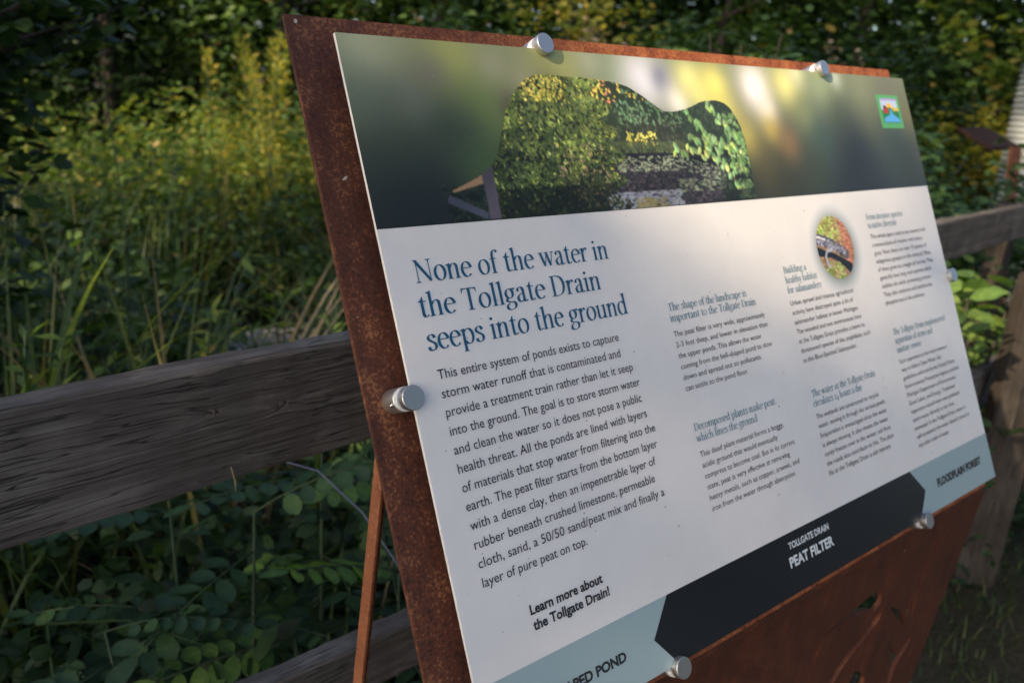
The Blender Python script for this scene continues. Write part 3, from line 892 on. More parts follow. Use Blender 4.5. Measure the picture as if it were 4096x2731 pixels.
def stroke_polys(kind, data, wdt=None):
    if kind == 'p': return [data]
    P = np.array(data, float)
    D = np.gradient(P, axis=0)
    D /= np.linalg.norm(D, axis=1)[:, None] + 1e-9
    if kind == 'w': w_ = np.full(len(P), wdt)
    else: w_ = TN + (TH * 1.06 - TN) * np.abs(D[:, 1] * .97 - D[:, 0] * .22) ** 1.6
    Nn = np.stack([-D[:, 1], D[:, 0]], 1)
    a = P + Nn * w_[:, None] / 2; b = P - Nn * w_[:, None] / 2
    return [[tuple(a[i]), tuple(b[i]), tuple(b[i + 1]), tuple(a[i + 1])] for i in range(len(P) - 1)]


def serif(name, lines, cap, m, h=0.0007):
    global TH, TN
    TH, TN = (0.112, 0.030) if cap > 12 else (0.088, 0.030)
    VV, FF = [], []
    for txt, u0, v, u1 in lines:
        x = 0; items = []
        for ch in txt:
            if ch == ' ': x += .27; continue
            adv, st = GL[ch]
            items.append((x, st)); x += adv
        lastpad = .03
        k = (u1 - u0) / (x - lastpad - .03)
        for x0, st in items:
            for si, s_ in enumerate(st):
                polys = stroke_polys(*s_)
                zz = h + si * 0.00002
                for q_ in polys:
                    b0 = len(VV)
                    for (a, b) in q_: VV.append(((u0 + (x0 + a - .03) * k) / 1000, (-v + b * cap) / 1000, zz))
                    FF.append(list(range(b0, b0 + len(q_))))
    me = bpy.data.meshes.new(name)
    me.from_pydata(VV, [], FF)
    bm = bmesh.new(); bm.from_mesh(me)
    bm.normal_update()
    bmesh.ops.reverse_faces(bm, faces=[f for f in bm.faces if f.normal.z < 0])
    bm.to_mesh(me); bm.free()
    return obj(name, me, m, panel, SM)


serif('title', [('None of the water in', 25.5, 208.6, 244), ('the Tollgate Drain', 22.5, 236.9, 225.5), ('seeps into the ground', 23.5, 264.6, 253.5)], 18.9, TITLE)

body = ['This entire system of ponds exists to capture', 'storm water runoff that is contaminated and', 'provide a treatment train rather than let it seep', 'into the ground. The goal is to store storm water',
        'and clean the water so it does not pose a public', 'health threat. All the ponds are lined with layers', 'of materials that stop water from filtering into the', 'earth. The peat filter starts from the bottom layer',
        'with a dense clay, then an impenetrable layer of', 'rubber beneath crushed limestone, permeable', 'cloth, sand, a 50/50 sand/peat mix and finally a', 'layer of pure peat on top.']
ends = [233.3, 230.9, 243.2, 248.0, 245.6, 248.0, 254.8, 253.0, 245.6, 239.6, 248.2, 141.4]
sans('main_text', [(t_, 26.5, 288.5 + 15.51 * i, ends[i]) for i, t_ in enumerate(body)], 7.9, INK, bold=0.0)


def para(name, lines, u0, v0, dv, ends):
    return sans(name, [(t_, u0, v0 + dv * i, ends[i]) for i, t_ in enumerate(lines)], 5.7, INK2, bold=-0.004)


serif('heading', [('The shape of the landscape is', 311, 270.2, 440), ('important to the Tollgate Drain', 310.3, 281.4, 453.5)], 8.0, SUBT)
para('paragraph', ['The peat filter is very wide, approximately', '2-3 feet deep, and lower in elevation than', 'the upper ponds. This allows the water', 'coming from the bell-shaped pond to slow', 'down and spread out so pollutants', 'can settle to the pond floor.'],
     310.3, 296.8, 11.25, [464.6, 465.7, 450.5, 465.8, 440.8, 413.6])
serif('heading', [('Decomposed plants make peat,', 309.6, 394.4, 449.8), ('which lines the ground', 309.6, 405.9, 411.0)], 8.0, SUBT)
para('paragraph', ['This dead plant material forms a boggy,', 'acidic ground that would eventually', 'compress to become coal. But in its current', 'state, peat is very effective at removing', 'heavy metals, such as copper, arsenic, and', 'iron from the water through absorption.'],
     309.5, 421.2, 11.14, [453.6, 438.3, 466.3, 452.9, 467.1, 456.1])
serif('heading', [('Building a', 518.5, 252.8, 564.7), ('healthy habitat', 518, 264.8, 583.5), ('for salamanders', 517.5, 276.7, 587.5)], 8.0, SUBT)
para('paragraph', ['Urban sprawl and intense agricultural', 'activity have destroyed quite a bit of', 'salamander habitat in lower Michigan.', 'The wooded and wet environment here', 'at the Tollgate Drain provides a home to', 'threatened species of the amphibian, such', 'as the Blue-Spotted Salamander.'],
     517.2, 291.2, 11.38, [654.6, 649.7, 657.7, 660.1, 663.0, 672.1, 634.9])
serif('heading', [('The water at the Tollgate Drain', 519, 400.8, 660.9), ('circulates 24 hours a day', 517.5, 412.2, 624.6)], 8.0, SUBT)
para('paragraph', ['The wetlands are constructed to recycle', 'water, moving it through the various ponds.', 'Evaporation is encouraged since the water', 'is always moving. It also means the water', 'rarely freezes over in the winter; salt from', 'the roads also contribute to this. The plant', 'life at the Tollgate Drain is salt tolerant.'],
     517.5, 426.7, 11.13, [658.0, 670.1, 668.5, 667, 668, 671.3, 660.2])
serif('heading', [('From invasive species', 726, 201.8, 821.9), ('to native diversity', 725.5, 213.2, 801.4)], 8.0, SUBT)
para('paragraph', ['This whole space used to be covered with', 'a monoculture of invasive reed canary', 'grass. Now, there are over 10 species of', 'indigenous grasses in this wetland. Most', 'of them grow to a height of 5-6 feet. They', 'generally have long root systems which', 'stabilize the earth, preventing erosion.', 'They also consume and stabilize the', 'phosphorous in the pollution.'],
     725.5, 227.4, 11.25, [876.3, 862.7, 869.0, 876.0, 878.7, 867.7, 862.2, 859.4, 832.4])
serif('heading', [('The Tollgate Drain implemented', 727, 358.2, 873.0), ('separation of storm and', 726.0, 370.2, 829.8), ('sanitary sewers', 725.5, 382.2, 791.3)], 8.0, SUBT)
para('paragraph', ['Such separation is the most common', 'way to follow Clean Water Act', 'guidelines enforced by the United States', 'Environmental Protection Agency and the', 'Michigan Department of Environment,', 'Great Lakes, and Energy. Traditional', 'separation would have sent polluted', 'storm water directly to the river,', 'untreated. In the Tollgate Drain, water is', "self-contained; the water doesn't travel to", 'any other body of water.'],
     725.5, 396.9, 11.24, [860.2, 837.1, 872.3, 879.4, 866.4, 857.0, 864.0, 844.5, 872.0, 878.1, 811.9])
sans('learn_more_text', [('Learn more about', 65.9, 495.4, 149.3), ('the Tollgate Drain!', 66.0, 508.4, 154.1)], 7.9, INK2, bold=0.028)
sans('band_text', [('BELL-SHAPED POND', 38.5, 569, 157)], 8.3, INK2, bold=0.035)
sans('band_text', [('FLOODPLAIN FOREST', 750, 568, 879.9)], 9.4, INK2, bold=0.05)
sans('arrow_text', [('TOLLGATE DRAIN', 414.8, 549, 493.2)], 6.8, PALE, bold=0.028)
sans('arrow_text', [('PEAT FILTER', 411, 568, 496.5)], 10.4, PALE, bold=0.036)


# ------------------------------------------------------------------ stand-offs
def standoff_bms():
    r = 0.0101
    b1 = bmesh.new()
    lathe(b1, [(0, -g), (r - .0003, -g), (r, -g + .0005), (r, -.0086), (r - .0004, -.0081), (0.006, -.0081)])
    b2 = bmesh.new()
    lathe(b2, [(0.0055, -.0080), (r - .0002, -.0080), (r, -.0076), (r, -.0036), (r - .0003, -.0032), (0.0055, -.0032)])
    b3 = bmesh.new()
    lathe(b3, [(0.003, .0004), (r - .0003, .0004), (r, .0007), (r, .0068), (r - .0005, .0073), (0, .0073)])
    b4 = bmesh.new()
    box(b4, -.0028, .0028, -.0028, .0028, -.0081, .0005)
    out = []
    for nm, b, m in (('barrel', b1, ALU), ('sleeve', b2, SLEEVE), ('cap', b3, ALU), ('core', b4, STEELD)):
        me = bpy.data.meshes.new(nm); b.to_mesh(me); b.free(); me.set_sharp_from_angle(angle=0.45); me.materials.append(m); out.append((nm, me))
    b5 = bmesh.new()
    lathe(b5, [(0, .0002), (.0008, .0002), (.0009, .0010), (.0016, .0012), (.0018, .0008), (.0019, 0)], 18)
    me = bpy.data.meshes.new('set_screw'); b5.to_mesh(me); b5.free(); me.materials.append(STEELD)
    return out, me


SO, SCREW = standoff_bms()
sites = [(-.003, .298, 'left edge standoff with visible set screw'), (.2176, -.003, None), (.698, -.003, None),
         (.2176, .599, None), (.698, .599, None), (.917, .298, None)]
for u, v, lb in sites:
    mw = SM @ Matrix.Translation((u, -v, 0))
    base = obj('standoff', SO[0][1], None, sign, mw)
    for nm, me in SO[1:]:
        obj(nm, me, None, base, mw)
    if lb:
        obj('set_screw', SCREW, None, base, mw @ Matrix.Translation((-.0101 * math.cos(.25), -.0101 * math.sin(.25), -.0125)) @ Matrix.Rotation(-PI / 2, 4, 'Y') @ Matrix.Rotation(-.25, 4, 'X'))


# ------------------------------------------------------------------ the fence
def board(name, p0, p1, hgt, thk, m, parent, seed=0, seg=60, wear=0.0012):
    """sawn board from p0 to p1 (top front edge), object x along it, z up, y away"""
    p0 = Vector(p0); p1 = Vector(p1)
    L_ = (p1 - p0).length
    xa = (p1 - p0).normalized(); ya = Vector((0, 0, 1)).cross(xa).normalized(); za = xa.cross(ya)
    mw = Matrix(((xa.x, ya.x, za.x, p0.x), (xa.y, ya.y, za.y, p0.y), (xa.z, ya.z, za.z, p0.z), (0, 0, 0, 1)))
    r = np.random.default_rng(seed)
    xs = np.linspace(0, L_, seg + 1)
    sect = [(0, -hgt), (0, -hgt * .66), (0, -hgt * .33), (0, -.004), (.003, 0), (thk - .003, 0), (thk, -.004), (thk, -hgt)]
    ns = len(sect)
    V = np.zeros((seg + 1, ns, 3))
    ph = r.uniform(0, 6, (ns, 3))
    for j, (y, z) in enumerate(sect):
        wob = sum(np.sin(xs * f_ + ph[j, k]) * a_ for k, (f_, a_) in enumerate(((7, 1.0), (23, .6), (61, .35))))
        V[:, j, 0] = xs
        V[:, j, 1] = y + wob * wear * .6 + r.normal(0, wear * .2, seg + 1)
        V[:, j, 2] = z + wob * wear + r.normal(0, wear * .3, seg + 1)
    F = []
    for i in range(seg):
        for j in range(ns):
            k = (j + 1) % ns
            F.append((i * ns + j, i * ns + k, (i + 1) * ns + k, (i + 1) * ns + j))
    me = bpy.data.meshes.new(name)
    caps = [list(range(ns))[::-1], [seg * ns + j for j in range(ns)]]
    me.from_pydata(V.reshape(-1, 3).tolist(), [], F + caps)
    bm = bmesh.new(); bm.from_mesh(me); bmesh.ops.recalc_face_normals(bm, faces=bm.faces); bm.to_mesh(me); bm.free()
    return obj(name, me, m, parent, mw)


fd = Vector((.98997, .1411, 0))
F0 = Vector((0.0744, .85008, 0))


def FP(s, z, off=0.0):
    """point of the fence face: s metres along it, z relative to the lens"""
    a = fd * (s - 0.1936)
    return (F0.x + a.x - off * -.1411, F0.y + a.y + off * .98997, CZ + z)


fence = empty('wooden_fence', (1.5, 1.08, 0))
tag(fence, 'weathered grey timber fence with two horizontal rails running behind the sign', 'fence')
W1 = wood('weathered_rail', WOODG, [(2.506, -.054, .012, .009), (2.596, -.066, .012, .009), (5.9, -.07, .02, .012)])
zt = lambda s: -0.322 - 0.026 * s
board('top_rail', FP(-2.1, zt(-2.1)), FP(4.75, zt(4.75)), .147, .038, W1, fence, 1, 260)
W2 = wood('weathered_rail_lower', WOODG, [(1.9, -.04, .01, .01)])
zl = lambda s: -0.812 - 0.085 * (s - .53)
board('lower_rail', FP(-2.1, zl(-2.1) + .0), FP(1.85, zl(1.85)), .089, .038, W2, fence, 2, 160)
board('lower_rail', (1.95, .78, CZ - .70), (4.2, 1.31, CZ - 1.06), .145, .038, W2, fence, 3, 80)
for s in (-2.05, 1.80, 4.30):
    q = FP(s, 0, .040)
    zb = float(gh(q[0], q[1])) - .05
    bm = bmesh.new()
    box(bm, -.05, .05, 0, .09, 0, CZ + zt(s) - zb - .012)
    bmesh.ops.bevel(bm, geom=[e for e in bm.edges], offset=0.004, segments=2, affect='EDGES')
    ang = math.atan2(.1411, .98997)
    mw = T(q[0], q[1], zb) @ Matrix.Rotation(ang, 4, 'Z') @ Matrix.Rotation(-PI / 2, 4, 'Y')
    # local x must run up the post so that its grain does
    bm2 = bm
    bmesh.ops.rotate(bm2, verts=bm2.verts, cent=(0, 0, 0), matrix=Matrix.Rotation(PI / 2, 3, 'Y'))
    obj('post', bm2, WOODP, fence, mw)
# the doubled corner post at the right and the rail it carries out of view
zb = float(gh(2.92, .87)) - .1
for dx, dy, wd, nm in ((0, 0, .085, 'corner_post'), (-.094, .030, .07, 'corner_post')):
    bm = bmesh.new()
    box(bm, 0, CZ - .50 - zb, -wd / 2, wd / 2, -wd / 2, wd / 2)
    bmesh.ops.bevel(bm, geom=[e for e in bm.edges], offset=0.005, segments=2, affect='EDGES')
    mw = T(2.91 + dx, .88 + dy, zb) @ Matrix.Rotation(-.75, 4, 'Z') @ Matrix.Rotation(-PI / 2, 4, 'Y')
    obj(nm, bm, WOODP, fence, mw)
board('side_rail', (3.0, .83, CZ - 1.17), (4.6, -.75, CZ - 1.25), .10, .038, W2, fence, 5, 40)
board('side_rail', (3.0, .83, CZ - .56), (4.6, -.75, CZ - .62), .14, .038, W2, fence, 6, 40)
# straw caught under the rail
bm = bmesh.new()
q = FP(.42, -.46, -.004)
tube(bm, [q, (q[0] + .003, q[1] - .003, q[2] - .018), (q[0] + .004, q[1] - .001, q[2] - .034)], .0009, 5)
tag(obj('straw_stub', bm, G_STRAW, None, T(0, 0, 0)), 'short dry straw sticking out from the lower edge of the near top rail', 'straw')


# ------------------------------------------------------------------ foliage tools
def unit(a):
    return a / (np.linalg.norm(a, axis=-1, keepdims=True) + 1e-9)


def leaves(P, D, Nn, Ls, Ws, fold=.25):
    """vectorised folded leaves: 4 verts / 2 tris each"""
    D = unit(D); B = unit(np.cross(D, Nn)); Nn = np.cross(B, D)
    Ls = Ls[:, None]; Ws = Ws[:, None]
    mid = P + D * Ls * .45
    V = np.stack([P, mid + B * Ws / 2 + Nn * Ws * fold, P + D * Ls, mid - B * Ws / 2 + Nn * Ws * fold], 1)
    n = len(P); b = np.arange(n)[:, None] * 4
    F = np.concatenate([b + [0, 1, 2], b + [0, 2, 3]], 0)
    return V.reshape(-1, 3), F


def ovals(P, D, Nn, Ls, Ws, fold=.12):
    """rounder leaves: 6 verts / 4 tris"""
    D = unit(D); B = unit(np.cross(D, Nn)); Nn = np.cross(B, D)
    Ls = Ls[:, None]; Ws = Ws[:, None]
    pts = [P, P + D * Ls * .22 + B * Ws * .42 + Nn * Ws * fold, P + D * Ls * .68 + B * Ws * .46 + Nn * Ws * fold, P + D * Ls,
           P + D * Ls * .68 - B * Ws * .46 + Nn * Ws * fold, P + D * Ls * .22 - B * Ws * .42 + Nn * Ws * fold]
    V = np.stack(pts, 1); n = len(P); b = np.arange(n)[:, None] * 6
    F = np.concatenate([b + [0, 1, 5], b + [1, 2, 5], b + [5, 2, 4], b + [2, 3, 4]], 0)
    return V.reshape(-1, 3), F


def blades(P, az, H, lean, W_, seg=5, droop=1.0, r=rng):
    """grass blades curving over; 2 tris per segment"""
    n = len(P)
    t = np.linspace(0, 1, seg + 1)[None, :, None]
    d = np.stack([np.cos(az), np.sin(az), np.zeros(n)], 1)[:, None]
    up = np.array([0, 0, 1.])[None, None]
    Hh = H[:, None, None]; le = lean[:, None, None]
    C = P[:, None] + d * Hh * le * (t ** 1.6) + up * Hh * (t - droop * .35 * le * t ** 3)
    side = np.stack([-np.sin(az), np.cos(az), np.zeros(n)], 1)[:, None]
    wd = W_[:, None, None] * (1 - t ** 2.2 * .95) * .5
    V = np.stack([C + side * wd, C - side * wd], 2)
    b = (np.arange(n)[:, None] * (2 * (seg + 1)) + np.arange(seg)[None] * 2).ravel()
    F = np.stack([b, b + 1, b + 3, b + 2], 1)
    return V.reshape(-1, 3), F


def rand_dirs(n, zmin=-.3, zmax=.8, r=rng):
    a = r.uniform(0, 2 * PI, n); z = r.uniform(zmin, zmax, n)
    q = np.sqrt(np.clip(1 - z * z, 0, 1))
    return np.stack([np.cos(a) * q, np.sin(a) * q, z], 1)


def up_normals(n, s=.5, r=rng):
    return unit(np.stack([r.normal(0, s, n), r.normal(0, s, n), np.ones(n)], 1))


def clumpy(c, rad, n, nc, cr, r=rng, shell=.5):
    """points in clumps spread through an ellipsoid"""
    d = rand_dirs(nc, -1, 1, r) * (r.uniform(shell, 1, nc) ** .5)[:, None]
    cc = np.array(c) + d * np.array(rad)
    k = r.integers(0, nc, n)
    off = r.normal(0, 1, (n, 3)) * cr * r.uniform(.5, 1.2, nc)[k][:, None]
    return cc[k] + off


# ------------------------------------------------------------------ far trees and thicket
def tree(name, label, x, y, H, rx, m, nleaf, leafs=.11, seed=0, low=.15, group=None, nc=70, cat='tree', cr=.28):
    r = np.random.default_rng(seed)
    z0 = float(gh(x, y)) - .05
    root = empty(name, (x, y, z0))
    tag(root, label, cat, group)
    bm = bmesh.new()
    pts = [(0, 0, 0), (.05 * r.normal(), .05 * r.normal(), H * .25), (.15 * r.normal(), .15 * r.normal(), H * .55), (.2 * r.normal(), .2 * r.normal(), H * .85)]
    tube(bm, pts, [H * .022, H * .017, H * .011, H * .003], 8)
    tr = obj('trunk', bm, BARK, root, WM[root.name])
    for k in range(6):
        bm = bmesh.new()
        zb_ = H * r.uniform(.18, .7); a = r.uniform(0, 2 * PI); l_ = rx * r.uniform(.5, .9)
        p = Vector((0, 0, zb_)); e = Vector((math.cos(a) * l_, math.sin(a) * l_, zb_ + l_ * r.uniform(.1, .6)))
        mid = (p + e) / 2 + Vector((r.normal() * .1, r.normal() * .1, .1))
        tube(bm, [p, mid, e], [H * .007, H * .005, H * .001], 5)
        obj('limb', bm, BARK, root, WM[root.name])
    P = clumpy((0, 0, H * (low + 1) / 2), (rx, rx, H * (1 - low) / 2), nleaf, nc, cr, r)
    P = P[P[:, 2] > .05]
    n = len(P)
    V, F = leaves(P, rand_dirs(n, -.6, .5, r), up_normals(n, .7, r), r.uniform(.7, 1.7, n) * leafs, r.uniform(.6, 1.1, n) * leafs * .7)
    obj('crown', np_mesh('crown', V, F), m, root, WM[root.name])
    return root


TREES = [
    # x, y, H, rx, mat, n, leaf, label
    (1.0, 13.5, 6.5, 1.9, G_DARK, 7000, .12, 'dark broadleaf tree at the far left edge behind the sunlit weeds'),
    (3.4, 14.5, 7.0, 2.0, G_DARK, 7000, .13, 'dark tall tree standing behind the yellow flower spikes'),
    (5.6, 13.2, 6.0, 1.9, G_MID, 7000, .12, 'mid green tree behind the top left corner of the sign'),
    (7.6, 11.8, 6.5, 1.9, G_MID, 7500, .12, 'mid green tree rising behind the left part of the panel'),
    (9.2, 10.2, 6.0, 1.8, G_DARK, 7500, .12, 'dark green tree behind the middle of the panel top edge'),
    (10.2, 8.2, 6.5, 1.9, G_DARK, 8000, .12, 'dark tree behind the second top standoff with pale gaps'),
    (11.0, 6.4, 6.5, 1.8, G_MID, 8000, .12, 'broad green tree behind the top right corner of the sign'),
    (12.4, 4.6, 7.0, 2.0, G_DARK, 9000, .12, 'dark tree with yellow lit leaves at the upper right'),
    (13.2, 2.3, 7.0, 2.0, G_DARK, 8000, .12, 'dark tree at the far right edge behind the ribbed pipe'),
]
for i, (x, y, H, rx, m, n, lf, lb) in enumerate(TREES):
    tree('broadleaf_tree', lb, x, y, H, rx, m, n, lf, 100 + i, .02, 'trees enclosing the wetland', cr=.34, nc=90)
tag(obj('woodland_behind', np_mesh('woodland_behind', *leaves(*(lambda P, n: (P, rand_dirs(n, -.5, .5), up_normals(n, .8), rng.uniform(.25, .5, n), rng.uniform(.16, .28, n)))(
    (lambda a, d, z: np.stack([d * np.sin(a), d * np.cos(a), z], 1))(rng.uniform(-.35, 1.75, 64000), rng.uniform(16, 20, 64000), rng.uniform(-.8, 6.5, 64000)), 64000))), G_DARK), kind='stuff', label='dark mass of woodland leaves closing the view', cat='woodland')

for i, (x, y, H, rx) in enumerate([(4.6, -8.2, 9.5, 3.0), (9.0, -7.4, 9.0, 2.8)]):
    tree('broadleaf_tree', ['big tree standing behind the viewer, mirrored dimly in the metal caps', 'tree behind the viewer towards the right'][i], x, y, H, rx, G_DARK, 9000, .22, 300 + i, .05, None, cr=.5, nc=110)

# yellow lit leaves in front of the dark right-hand trees
def spray(name, label, c, rad, n, m, leafs, seed, cat, nc=14, cr=.12, group=None, stems=True):
    r = np.random.default_rng(seed)
    root = empty(name, (c[0], c[1], float(gh(c[0], c[1]))))
    tag(root, label, cat, group)
    z0 = c[2] - WM[root.name].translation.z
    P = clumpy((0, 0, z0), rad, n, nc, cr, r, .2)
    P = P[P[:, 2] > .02]; n = len(P)
    V, F = ovals(P, rand_dirs(n, -.5, .5, r), up_normals(n, .6, r), r.uniform(.7, 1.2, n) * leafs, r.uniform(.7, 1.1, n) * leafs * .62)
    obj('foliage', np_mesh('foliage', V, F), m, root, WM[root.name])
    bm = bmesh.new()
    for k in range(7):
        e = P[r.integers(0, n)]
        tube(bm, [(0.02 * r.normal(), 0.02 * r.normal(), 0), (e[0] * .3, e[1] * .3, e[2] * .5), tuple(e)], [.012, .009, .003], 5)
    obj('stems', bm, BARK, root, WM[root.name])
    return root


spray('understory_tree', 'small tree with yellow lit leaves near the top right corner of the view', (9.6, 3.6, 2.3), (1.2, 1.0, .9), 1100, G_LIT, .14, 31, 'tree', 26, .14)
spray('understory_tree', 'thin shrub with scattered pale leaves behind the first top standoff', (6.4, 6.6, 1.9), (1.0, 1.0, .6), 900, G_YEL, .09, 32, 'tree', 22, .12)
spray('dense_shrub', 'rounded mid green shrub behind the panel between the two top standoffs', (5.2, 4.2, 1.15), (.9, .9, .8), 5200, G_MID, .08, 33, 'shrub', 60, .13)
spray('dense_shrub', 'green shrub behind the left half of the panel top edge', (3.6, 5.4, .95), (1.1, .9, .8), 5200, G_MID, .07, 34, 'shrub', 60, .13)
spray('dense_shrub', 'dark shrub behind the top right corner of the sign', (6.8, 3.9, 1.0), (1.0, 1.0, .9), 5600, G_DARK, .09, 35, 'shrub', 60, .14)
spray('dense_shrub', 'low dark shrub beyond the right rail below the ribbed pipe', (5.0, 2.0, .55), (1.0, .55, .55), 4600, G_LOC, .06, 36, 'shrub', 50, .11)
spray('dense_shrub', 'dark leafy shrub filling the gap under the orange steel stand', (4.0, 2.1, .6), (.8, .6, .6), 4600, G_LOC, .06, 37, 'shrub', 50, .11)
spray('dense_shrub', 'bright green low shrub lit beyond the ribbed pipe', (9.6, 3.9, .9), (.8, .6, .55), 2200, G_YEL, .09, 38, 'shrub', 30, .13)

# tall yellow flower spires in the sun
SPIRE = []
for k in range(3):
    r = np.random.default_rng(60 + k)
    n = 260
    t = r.uniform(0, 1, n) ** .8
    H = 1.0
    rad = (.050 + .018 * k) * (1 - t) ** .8 + .008 + .02 * np.abs(np.sin(t * 23))
    a = r.uniform(0, 2 * PI, n); q = r.uniform(.2, 1, n) * rad
    P = np.stack([np.cos(a) * q, np.sin(a) * q, .25 + t * .75], 1)
    V, F = leaves(P, np.stack([np.cos(a), np.sin(a), np.full(n, .9)], 1), up_normals(n, .6, r), r.uniform(.018, .045, n), r.uniform(.008, .015, n))
    f1 = np_mesh('flower_head', V, F); f1.materials.append(G_YEL)
    bm = bmesh.new(); tube(bm, [(0, 0, 0), (.01, 0, .5), (0, .01, .97)], [.008, .006, .002], 5)
    n2 = 60; tt = r.uniform(.05, .45, n2); a = r.uniform(0, 2 * PI, n2)
    s1 = bpy.data.meshes.new('stem'); bm.to_mesh(s1); bm.free(); s1.materials.append(STEM)
    V, F = leaves(np.stack([0 * a, 0 * a, tt], 1), np.stack([np.cos(a), np.sin(a), np.full(n2, .2)], 1), up_normals(n2, .3, r), r.uniform(.10, .2, n2), r.uniform(.02, .04, n2))
    l1 = np_mesh('foliage', V, F); l1.materials.append(G_MID)
    SPIRE.append((f1, s1, l1))
r = np.random.default_rng(5)
spots = []
for i in range(40):
    az = r.uniform(.30, .66); d = r.uniform(6.4, 9.6)
    spots.append((d * math.sin(az), d * math.cos(az), r.uniform(1.2, 2.05)))
for i in range(16):
    az = .36 + .30 * i / 15 + r.uniform(-.02, .02); d = r.uniform(7.4, 8.8)
    spots.append((d * math.sin(az), d * math.cos(az), r.uniform(1.65, 2.15)))
for i, (x, y, H) in enumerate(spots):
    z0 = float(gh(x, y))
    rt = empty('flower_spire', (x, y, z0), T(x, y, z0) @ Matrix.Rotation(r.uniform(0, 6), 4, 'Z') @ Matrix.Rotation(r.uniform(0, .2), 4, 'X') @ Matrix.Diagonal((H * .9, H * .9, H, 1)))
    tag(rt, 'tall yellow green flower spire in the sunlit weeds at upper left', 'flower', 'yellow flower spires in the sun')
    for nm, me in zip(('flower_head', 'stem', 'foliage'), SPIRE[i % 3]):
        obj(nm, me, None, rt, WM[rt.name])


# the mass of weeds in the wetland
def weeds(name, label, xs, ys, n, hmin, hmax, m, leafs, per, seed, reject=None):
    r = np.random.default_rng(seed)
    x = r.uniform(*xs, n); y = r.uniform(*ys, n)
    # only a wedge the picture can see, with margin
    az = np.arctan2(x, y)
    ok = (az > -.25) & (az < 1.45)
    if reject is not None: ok &= ~reject(x, y)
    x, y = x[ok], y[ok]; n = len(x)
    k = np.repeat(np.arange(n), per)
    cl = np.clip(.5 + .62 * np.sin(x * 3.7 + 1.3 * np.sin(y * 2.7)) * np.cos(y * 3.3 + 1.4 * x), 0, 1)
    H = (hmin + (hmax - hmin) * (.35 * r.random(n) + .65 * cl))[k]
    t = r.uniform(.12, 1, len(k)) ** .75
    lean = r.normal(0, .12, (n, 2))[k] * (t ** 2)[:, None]
    P = np.stack([x[k] + lean[:, 0] + r.normal(0, .07, len(k)), y[k] + lean[:, 1] + r.normal(0, .07, len(k)), gh(x, y)[k] + H * t], 1)
    V, F = (ovals if leafs > .075 else leaves)(P, rand_dirs(len(k), -.35, .7, r), up_normals(len(k), .7, r), r.uniform(.6, 1.3, len(k)) * leafs * (1.1 - .4 * t), r.uniform(.5, 1, len(k)) * leafs * .42)
    return tag(obj(name, np_mesh(name, V, F), m), label=label, cat='weeds', kind='stuff')


slab_gap = lambda x, y: (np.hypot((x - 1.85) / 1.0, (y - 4.5) / .8) < 1) | ((np.abs(np.arctan2(x, y) - .385) < .08) & (y < 4.8))
corr = lambda x, y: (np.abs(np.arctan2(x, y) - .37) < .07) & (y > 2.0) & (y < 5.2)
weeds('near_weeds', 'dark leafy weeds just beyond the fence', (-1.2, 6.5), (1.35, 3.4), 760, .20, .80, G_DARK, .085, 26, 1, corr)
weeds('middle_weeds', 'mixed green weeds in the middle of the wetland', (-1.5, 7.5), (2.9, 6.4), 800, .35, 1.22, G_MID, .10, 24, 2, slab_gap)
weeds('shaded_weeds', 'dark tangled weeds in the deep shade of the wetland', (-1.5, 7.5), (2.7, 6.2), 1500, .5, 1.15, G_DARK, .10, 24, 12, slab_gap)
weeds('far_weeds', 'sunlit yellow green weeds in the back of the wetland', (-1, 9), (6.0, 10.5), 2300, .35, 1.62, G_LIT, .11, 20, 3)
weeds('ground_plants', 'low dark leaves covering the ground beneath the rails', (-1.0, 4.5), (.95, 2.4), 1300, .06, .36, G_DARK, .075, 18, 4)

# grasses
r = np.random.default_rng(8)
n = 5200
x = r.uniform(-1.2, 6.5, n); y = r.uniform(1.75, 6.5, n)
ok = ~corr(x, y); x, y = x[ok], y[ok]; n = len(x)
P = np.stack([x, y, gh(x, y)], 1)
V, F = blades(P, r.uniform(0, 2 * PI, n), r.uniform(.5, 1.35, n), r.uniform(.15, 1.0, n), r.uniform(.007, .020, n))
tag(obj('wetland_grass', np_mesh('wetland_grass', V, F), G_GRASS), label='long green grass blades among the weeds', cat='grass', kind='stuff')
n = 900
x = r.uniform(-1.0, 3.2, n); y = r.uniform(2.5, 4.2, n)
ok = ~corr(x, y); x, y = x[ok], y[ok]; n = len(x)
P = np.stack([x, y, gh(x, y)], 1)
V, F = blades(P, r.uniform(0, 2 * PI, n), r.uniform(.3, .85, n), r.uniform(.3, 1.3, n), r.uniform(.005, .012, n))
tag(obj('dead_grass', np_mesh('dead_grass', V, F), G_STRAW), label='dry straw coloured grass among the green beyond the fence', cat='grass', kind='stuff')
n = 26000
x = r.uniform(.8, 8, n); y = r.uniform(-2.2, 1.25, n)
P = np.stack([x, y, gh(x, y)], 1)
dens = (.5 + .5 * np.sin(x * 2.7 + np.sin(y * 3)) * np.cos(y * 3.3 - x)) > r.random(n) * .9
P = P[dens]; n = len(P)
V, F = blades(P, r.uniform(0, 2 * PI, n), r.uniform(.025, .085, n), r.uniform(.3, 1.1, n), r.uniform(.003, .006, n), 3)
tag(obj('lawn_grass', np_mesh('lawn_grass', V, F), G_GRASS), label='patchy short grass in front of the fence at lower right', cat='grass', kind='stuff')

